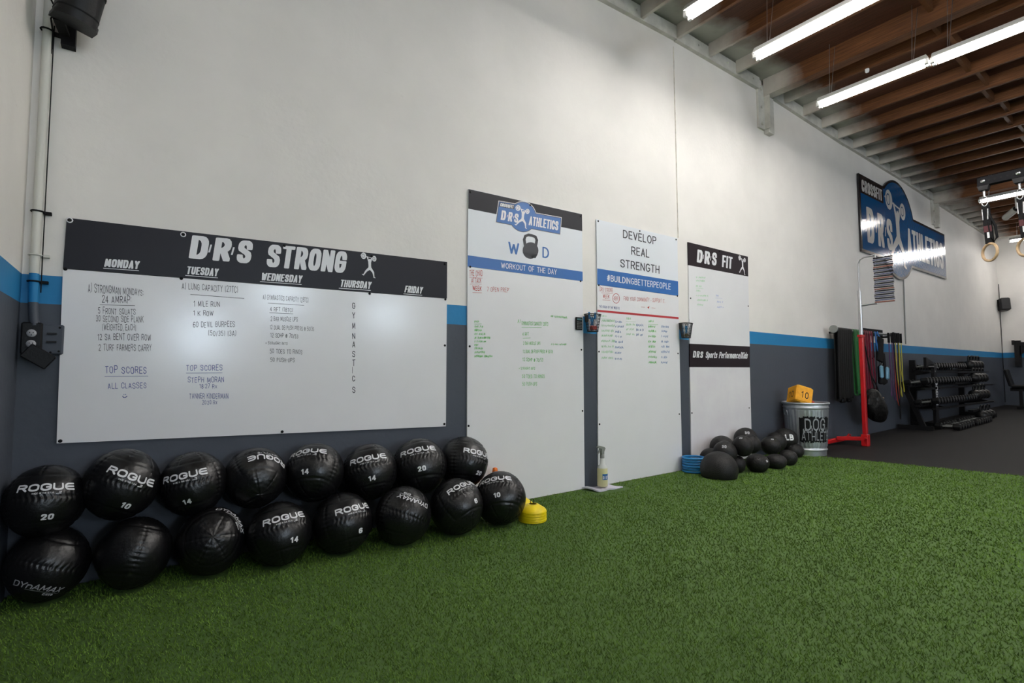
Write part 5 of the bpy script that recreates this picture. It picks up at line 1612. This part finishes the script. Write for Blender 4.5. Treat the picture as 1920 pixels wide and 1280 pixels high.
# ------------------------------------------------------------------ ring rig
xr = 8.0
zr_ = at(1835, 343, x=xr).z
y0 = at(1833, 340, x=xr).y
t = thing('pull_up_rig', 'black perforated rig beam carrying the gymnastic rings, cut by the right edge', 'rig', Vector((xr, -3.1, 0)))
mb = MB().box((xr - .038, y0, zr_ - .048), (xr + .038, -3.15, zr_ + .048), 0, .004)
for i in range(26): mb.tube([(xr - .0385, y0 - .05 - i * .05, zr_), (xr - .0388, y0 - .05 - i * .05, zr_)], .011, 1, 10)
mb.build('beam', [m_rig, m_hole], t)
MB().box((xr - .038, -3.05, 0), (xr + .038, -3.13, zr_ - .05), 0, .004).build('upright', m_black, t)
MB().box((xr - .2, -2.95, 0), (xr + .2, -3.23, .012)).build('base_plate', m_black, t)
MB().box((xr - .04, -3.02, zr_ - .2), (xr + .04, -3.16, zr_ + .1)).build('gusset', m_black, t)
def ring_set(pxs, lab, pc, pr):
    yk = at(pxs, 340, x=xr).y
    t = thing('gymnastic_ring', lab, 'gymnastic ring', Vector((xr, yk, zr_ - .05)), 'gymnastic rings on the rig beam' if 0 else None)
    cc = at(*pc, x=xr)
    cc.y = yk - .02
    MB().lathe((xr - .04, yk, zr_), [(.001, .007), (.008, .007), (.009, .003), (.018, .003), (.020, 0)], 18, 0, Matrix.Rotation(-PI / 2, 3, 'Y'), close=False).build('bolt_washer', m_steel, t)
    MB().prism([(xr - .045, yk - .05, zr_ - .05), (xr - .045, yk + .05, zr_ - .05), (xr - .045, yk + .035, zr_ - .10), (xr - .045, yk - .035, zr_ - .10)], (.09, 0, 0)).build('beam_clamp', m_black, t)
    MB().tube([(xr, yk, zr_ - .10), (xr, yk, zr_ - .17)], .012, 0, 8).build('swivel', m_steel, t)
    MB().tube([(xr, yk + .026 * math.cos(a), zr_ - .22 + .055 * math.sin(a)) for a in np.linspace(0, 2 * PI, 17)[:-1]], .006, 0, 6, True).build('carabiner', m_steel, t)
    zt_ = zr_ - .26
    mb = MB().bar((xr, yk - .002, zt_), (xr - .002, cc.y, cc.z + pr - .01), .066, .010, 0, up=(1, 0, 0))
    mb.bar((xr + .012, yk - .004, zt_), (xr + .012, cc.y - .01, cc.z + pr - .01), .064, .008, 0, up=(1, 0, 0))
    st = mb.build('strap', m_blackm, t)
    f0, f1 = .56, .72
    a_, b_ = Vector((xr - .0072, yk - .002, zt_)), Vector((xr - .0092, cc.y, cc.z + pr))
    MB().bar(a_.lerp(b_, f0), a_.lerp(b_, f1), .067, .003, 0, up=(1, 0, 0)).build('red_tab', m_tab, st)
    mb = MB()
    for k in range(5):
        q = a_.lerp(b_, f1 + .03 + k * .028); mb.obox(q + Vector((-.002, 0, 0)), (.001, .010, .008))
    mb.build('tab_print', m_print, st)
    MB().tube([(xr, yk - .03, zt_ - .12), (xr, yk - .075, zt_ - .25), (xr, yk - .085, zt_ - .38), (xr, yk - .06, zt_ - .43), (xr, yk - .03, zt_ - .36), (xr, yk - .02, zt_ - .2)], .012, 0, 6).build('strap_tail', m_blackm, t)
    for s_ in (-1, 1): MB().tube([(xr - .012, yk + s_ * .024, zt_ - .05), (xr - .012, yk + s_ * .020, zt_ - .17)], .006, 0, 6).build('buckle', m_steel, t)
    MB().tube([(xr + .64 * (pr - .014) * math.cos(a), cc.y + .77 * (pr - .014) * math.cos(a), cc.z + (pr - .014) * math.sin(a)) for a in np.linspace(0, 2 * PI, 33)[:-1]], .014, 0, 10, True).build('wooden_ring', m_woodr, t)
ring_set(1844, 'wooden gymnastic ring on a black strap, the left one of the pair', (1854, 473), .108)
ring_set(1911, 'wooden gymnastic ring on a black strap, cut off by the right edge', (1920, 463), .108)

# ------------------------------------------------------------------ small things on ceiling and walls
a_, b_ = at(1885, 408, z=4.22), at(1906, 391, z=4.30)
mb = MB().tube([a_, b_], .062, 0, 16, caps=False); mb.tube([b_, a_], .052, 1, 16)
mb.tube([b_, b_ + Vector((0, 0, .3))], .02, 0, 8)
tag(mb.build('vent_pipe', [m_pipew, m_hole], None, b_ + Vector((0, 0, .3))), 'short white open pipe hanging under the joists between the ring straps', 'pipe')
c = at(1592, 122, z=4.52)
jn = min(jx, key=lambda q: abs(q - c.x)); c.x = jn
mb = MB().lathe((c.x, c.y, zl(jn) - .03), [(.001, -.016), (.016, -.012), (.022, 0), (.022, .03)], 16, close=False)
tag(mb.build('ceiling_sensor', m_print, None, Vector((c.x, c.y, zl(jn)))), 'tiny white sensor dome under a roof joist between two lights', 'sensor')
mb = MB()
pts = [at(px, py, y=-.012) for px, py in ((1689, 512), (1693, 540), (1696, 575), (1699, 610), (1702, 645))]
xm = sum(p.x for p in pts) / 5
mb.tube([(xm + .02 * math.sin(p.z * 3), -.012, p.z) for p in pts], .010, 0, 6)
tag(mb.build('wall_cable', m_gplast, None, Vector((xm, -.012, pts[-1].z))), 'thin cable running down the wall below the round part of the blue sign', 'cable')

# ------------------------------------------------------------------ corner: conduit, outlet, speaker
xc_ = .030
zA, zB, zC = s_top(0), s_bot(0), at(48, 610, y=-.04).z
t = thing('conduit', 'painted metal conduit running down the left corner to the outlet box', 'conduit', Vector((xc_, -.04, zC)))
MB().tube([(xc_ + .006, -.035, 4.5), (xc_, -.035, zA)], .019, 0, 12).build('white_pipe', m_pipew, t)['label'] = 'white painted upper pipe'
MB().tube([(xc_, -.035, zA), (xc_ + .002, -.036, zB)], .019, 0, 12).build('blue_pipe', m_blue, t)['label'] = 'blue painted pipe across the stripe'
MB().tube([(xc_ + .002, -.036, zB), (xc_ + .008, -.042, zB - .08), (xc_ + .014, -.045, zC)], .019, 0, 12).build('grey_pipe', m_gray, t)['label'] = 'grey painted lower pipe'
for px, py in ((103, 60), (64, 395), (52, 476), (50, 526)):
    z = at(px, py, y=-.04).z
    mb = MB().tube([(xc_ + .023 * math.cos(a), -.035 + .023 * math.sin(a), z) for a in np.linspace(0, 2 * PI, 17)[:-1]], .004, 0, 6, True)
    mb.box((xc_ + .02, -.001, z - .006), (xc_ + .05, -.03, z + .006))
    mb.build('pipe_clip', m_blackm if py in (60, 526, 395) else m_pipew, t)
mb = MB().tube([(xc_ + .026, -.030, z) for z in np.linspace(2.75, zB + .05, 20)], .0025, 0, 6)
tag(mb.build('speaker_wire', m_blackm, None, Vector((xc_ + .026, -.03, zB))), 'thin black wire tied along the corner conduit', 'wire')
c = at(54, 636, y=-.03)
c.x = max(c.x, XL + .10)
t = thing('outlet_box', 'dark grey weatherproof outlet box with its flap hanging open, in the left corner', 'outlet', Vector((c.x, -.001, c.z)))
MB().box((c.x - .075, -.001, c.z - .07), (c.x + .065, -.035, c.z + .075), 0, .006).build('back_box', m_gray, t)
MB().box((c.x - .085, -.036, c.z - .07), (c.x - .010, -.062, c.z + .08), 0, .006).build('outlet_frame', m_black, t)
for dz in (.028, -.022):
    mb = MB().lathe((c.x - .047, -.0625, c.z + dz), [(.018, 0), (.018, .003), (.001, .003)], 16, 0, Matrix.Rotation(PI / 2, 3, 'X'), close=False)
    for a, b in ((-.006, .003), (.006, .003), (0, -.008)): mb.box((c.x - .047 + a - .0015, -.0655, c.z + dz + b - .003), (c.x - .047 + a + .0015, -.0665, c.z + dz + b + .003), 1)
    mb.build('socket', [m_printg, m_hole], t)
MB().obox((c.x - .018, -.072, c.z - .082), (.055, .008, .036), Matrix.Rotation(.62, 3, 'Y'), 0, .004).build('open_flap', m_black, t)
for dx, dz in ((.05, .06), (.05, -.055), (.02, -.06)): MB().tube([(c.x + dx, -.035, c.z + dz), (c.x + dx, -.038, c.z + dz)], .005, 0, 8).build('screw', m_blackm, t)
for dz in (.03, -.01): MB().box((c.x + .004, -.035, c.z + dz - .004), (c.x + .04, -.044, c.z + dz + .004)).build('hinge_bar', m_black, t)

c = at(152, 6, y=-.22)
t = thing('wall_speaker', 'black bracket mounted speaker tilted down, high in the left corner', 'speaker', Vector((c.x, -.01, c.z)))
ax = Vector((.20, -.16, .97)).normalized()
side = Vector((.93, .30, -.15)); side = (side - ax * side.dot(ax)).normalized()
frt = side.cross(ax) * -1
if frt.y > 0: frt = -frt
def spt(a, b, h): return c + side * a + frt * b + ax * h
out = [(-.080, -.075), (.080, -.075)] + [(.080 * math.cos(a), .01 + .075 * math.sin(a)) for a in np.linspace(0, PI, 25)]
def slab(h0, h1, k, m, name, par):
    mb = MB()
    lo = [spt(a * k, b * k, h0) for a, b in out]; hi = [spt(a * k, b * k, h1) for a, b in out]
    n = len(lo)
    mb.add(lo + hi, [(i, (i + 1) % n, n + (i + 1) % n, n + i) for i in range(n)], 0, True)
    mb.add(lo, [tuple(range(n))], 0); mb.add(hi, [tuple(range(n))], 0)
    return mb.build(name, m, par)
slab(-.085, .26, 1, m_black, 'cabinet', t)
slab(-.105, -.085, 1.06, m_black, 'end_cap', t)
slab(-.062, -.055, 1.015, m_blackm, 'grille_edge', t)
slab(.055, .066, 1.03, m_blackm, 'grille_edge', t)
mb = MB()
mb.box((c.x - .085, -.001, c.z - .14), (c.x - .03, -.05, c.z - .01)); mb.bar((c.x - .07, -.03, c.z - .09), spt(-.05, -.07, -.10), .04, .015); mb.build('mount_bracket', m_blackm, t)
mb = MB().tube([spt(-.10, -.08, -.02), c + Vector((-.10, .14, .0)), c + Vector((-.125, .17, -.03)), c + Vector((-.115, .18, -.10)), c + Vector((-.12, .185, -.2))], .004, 0, 6)
mb.build('cable', m_blackm, t)

build_turf()
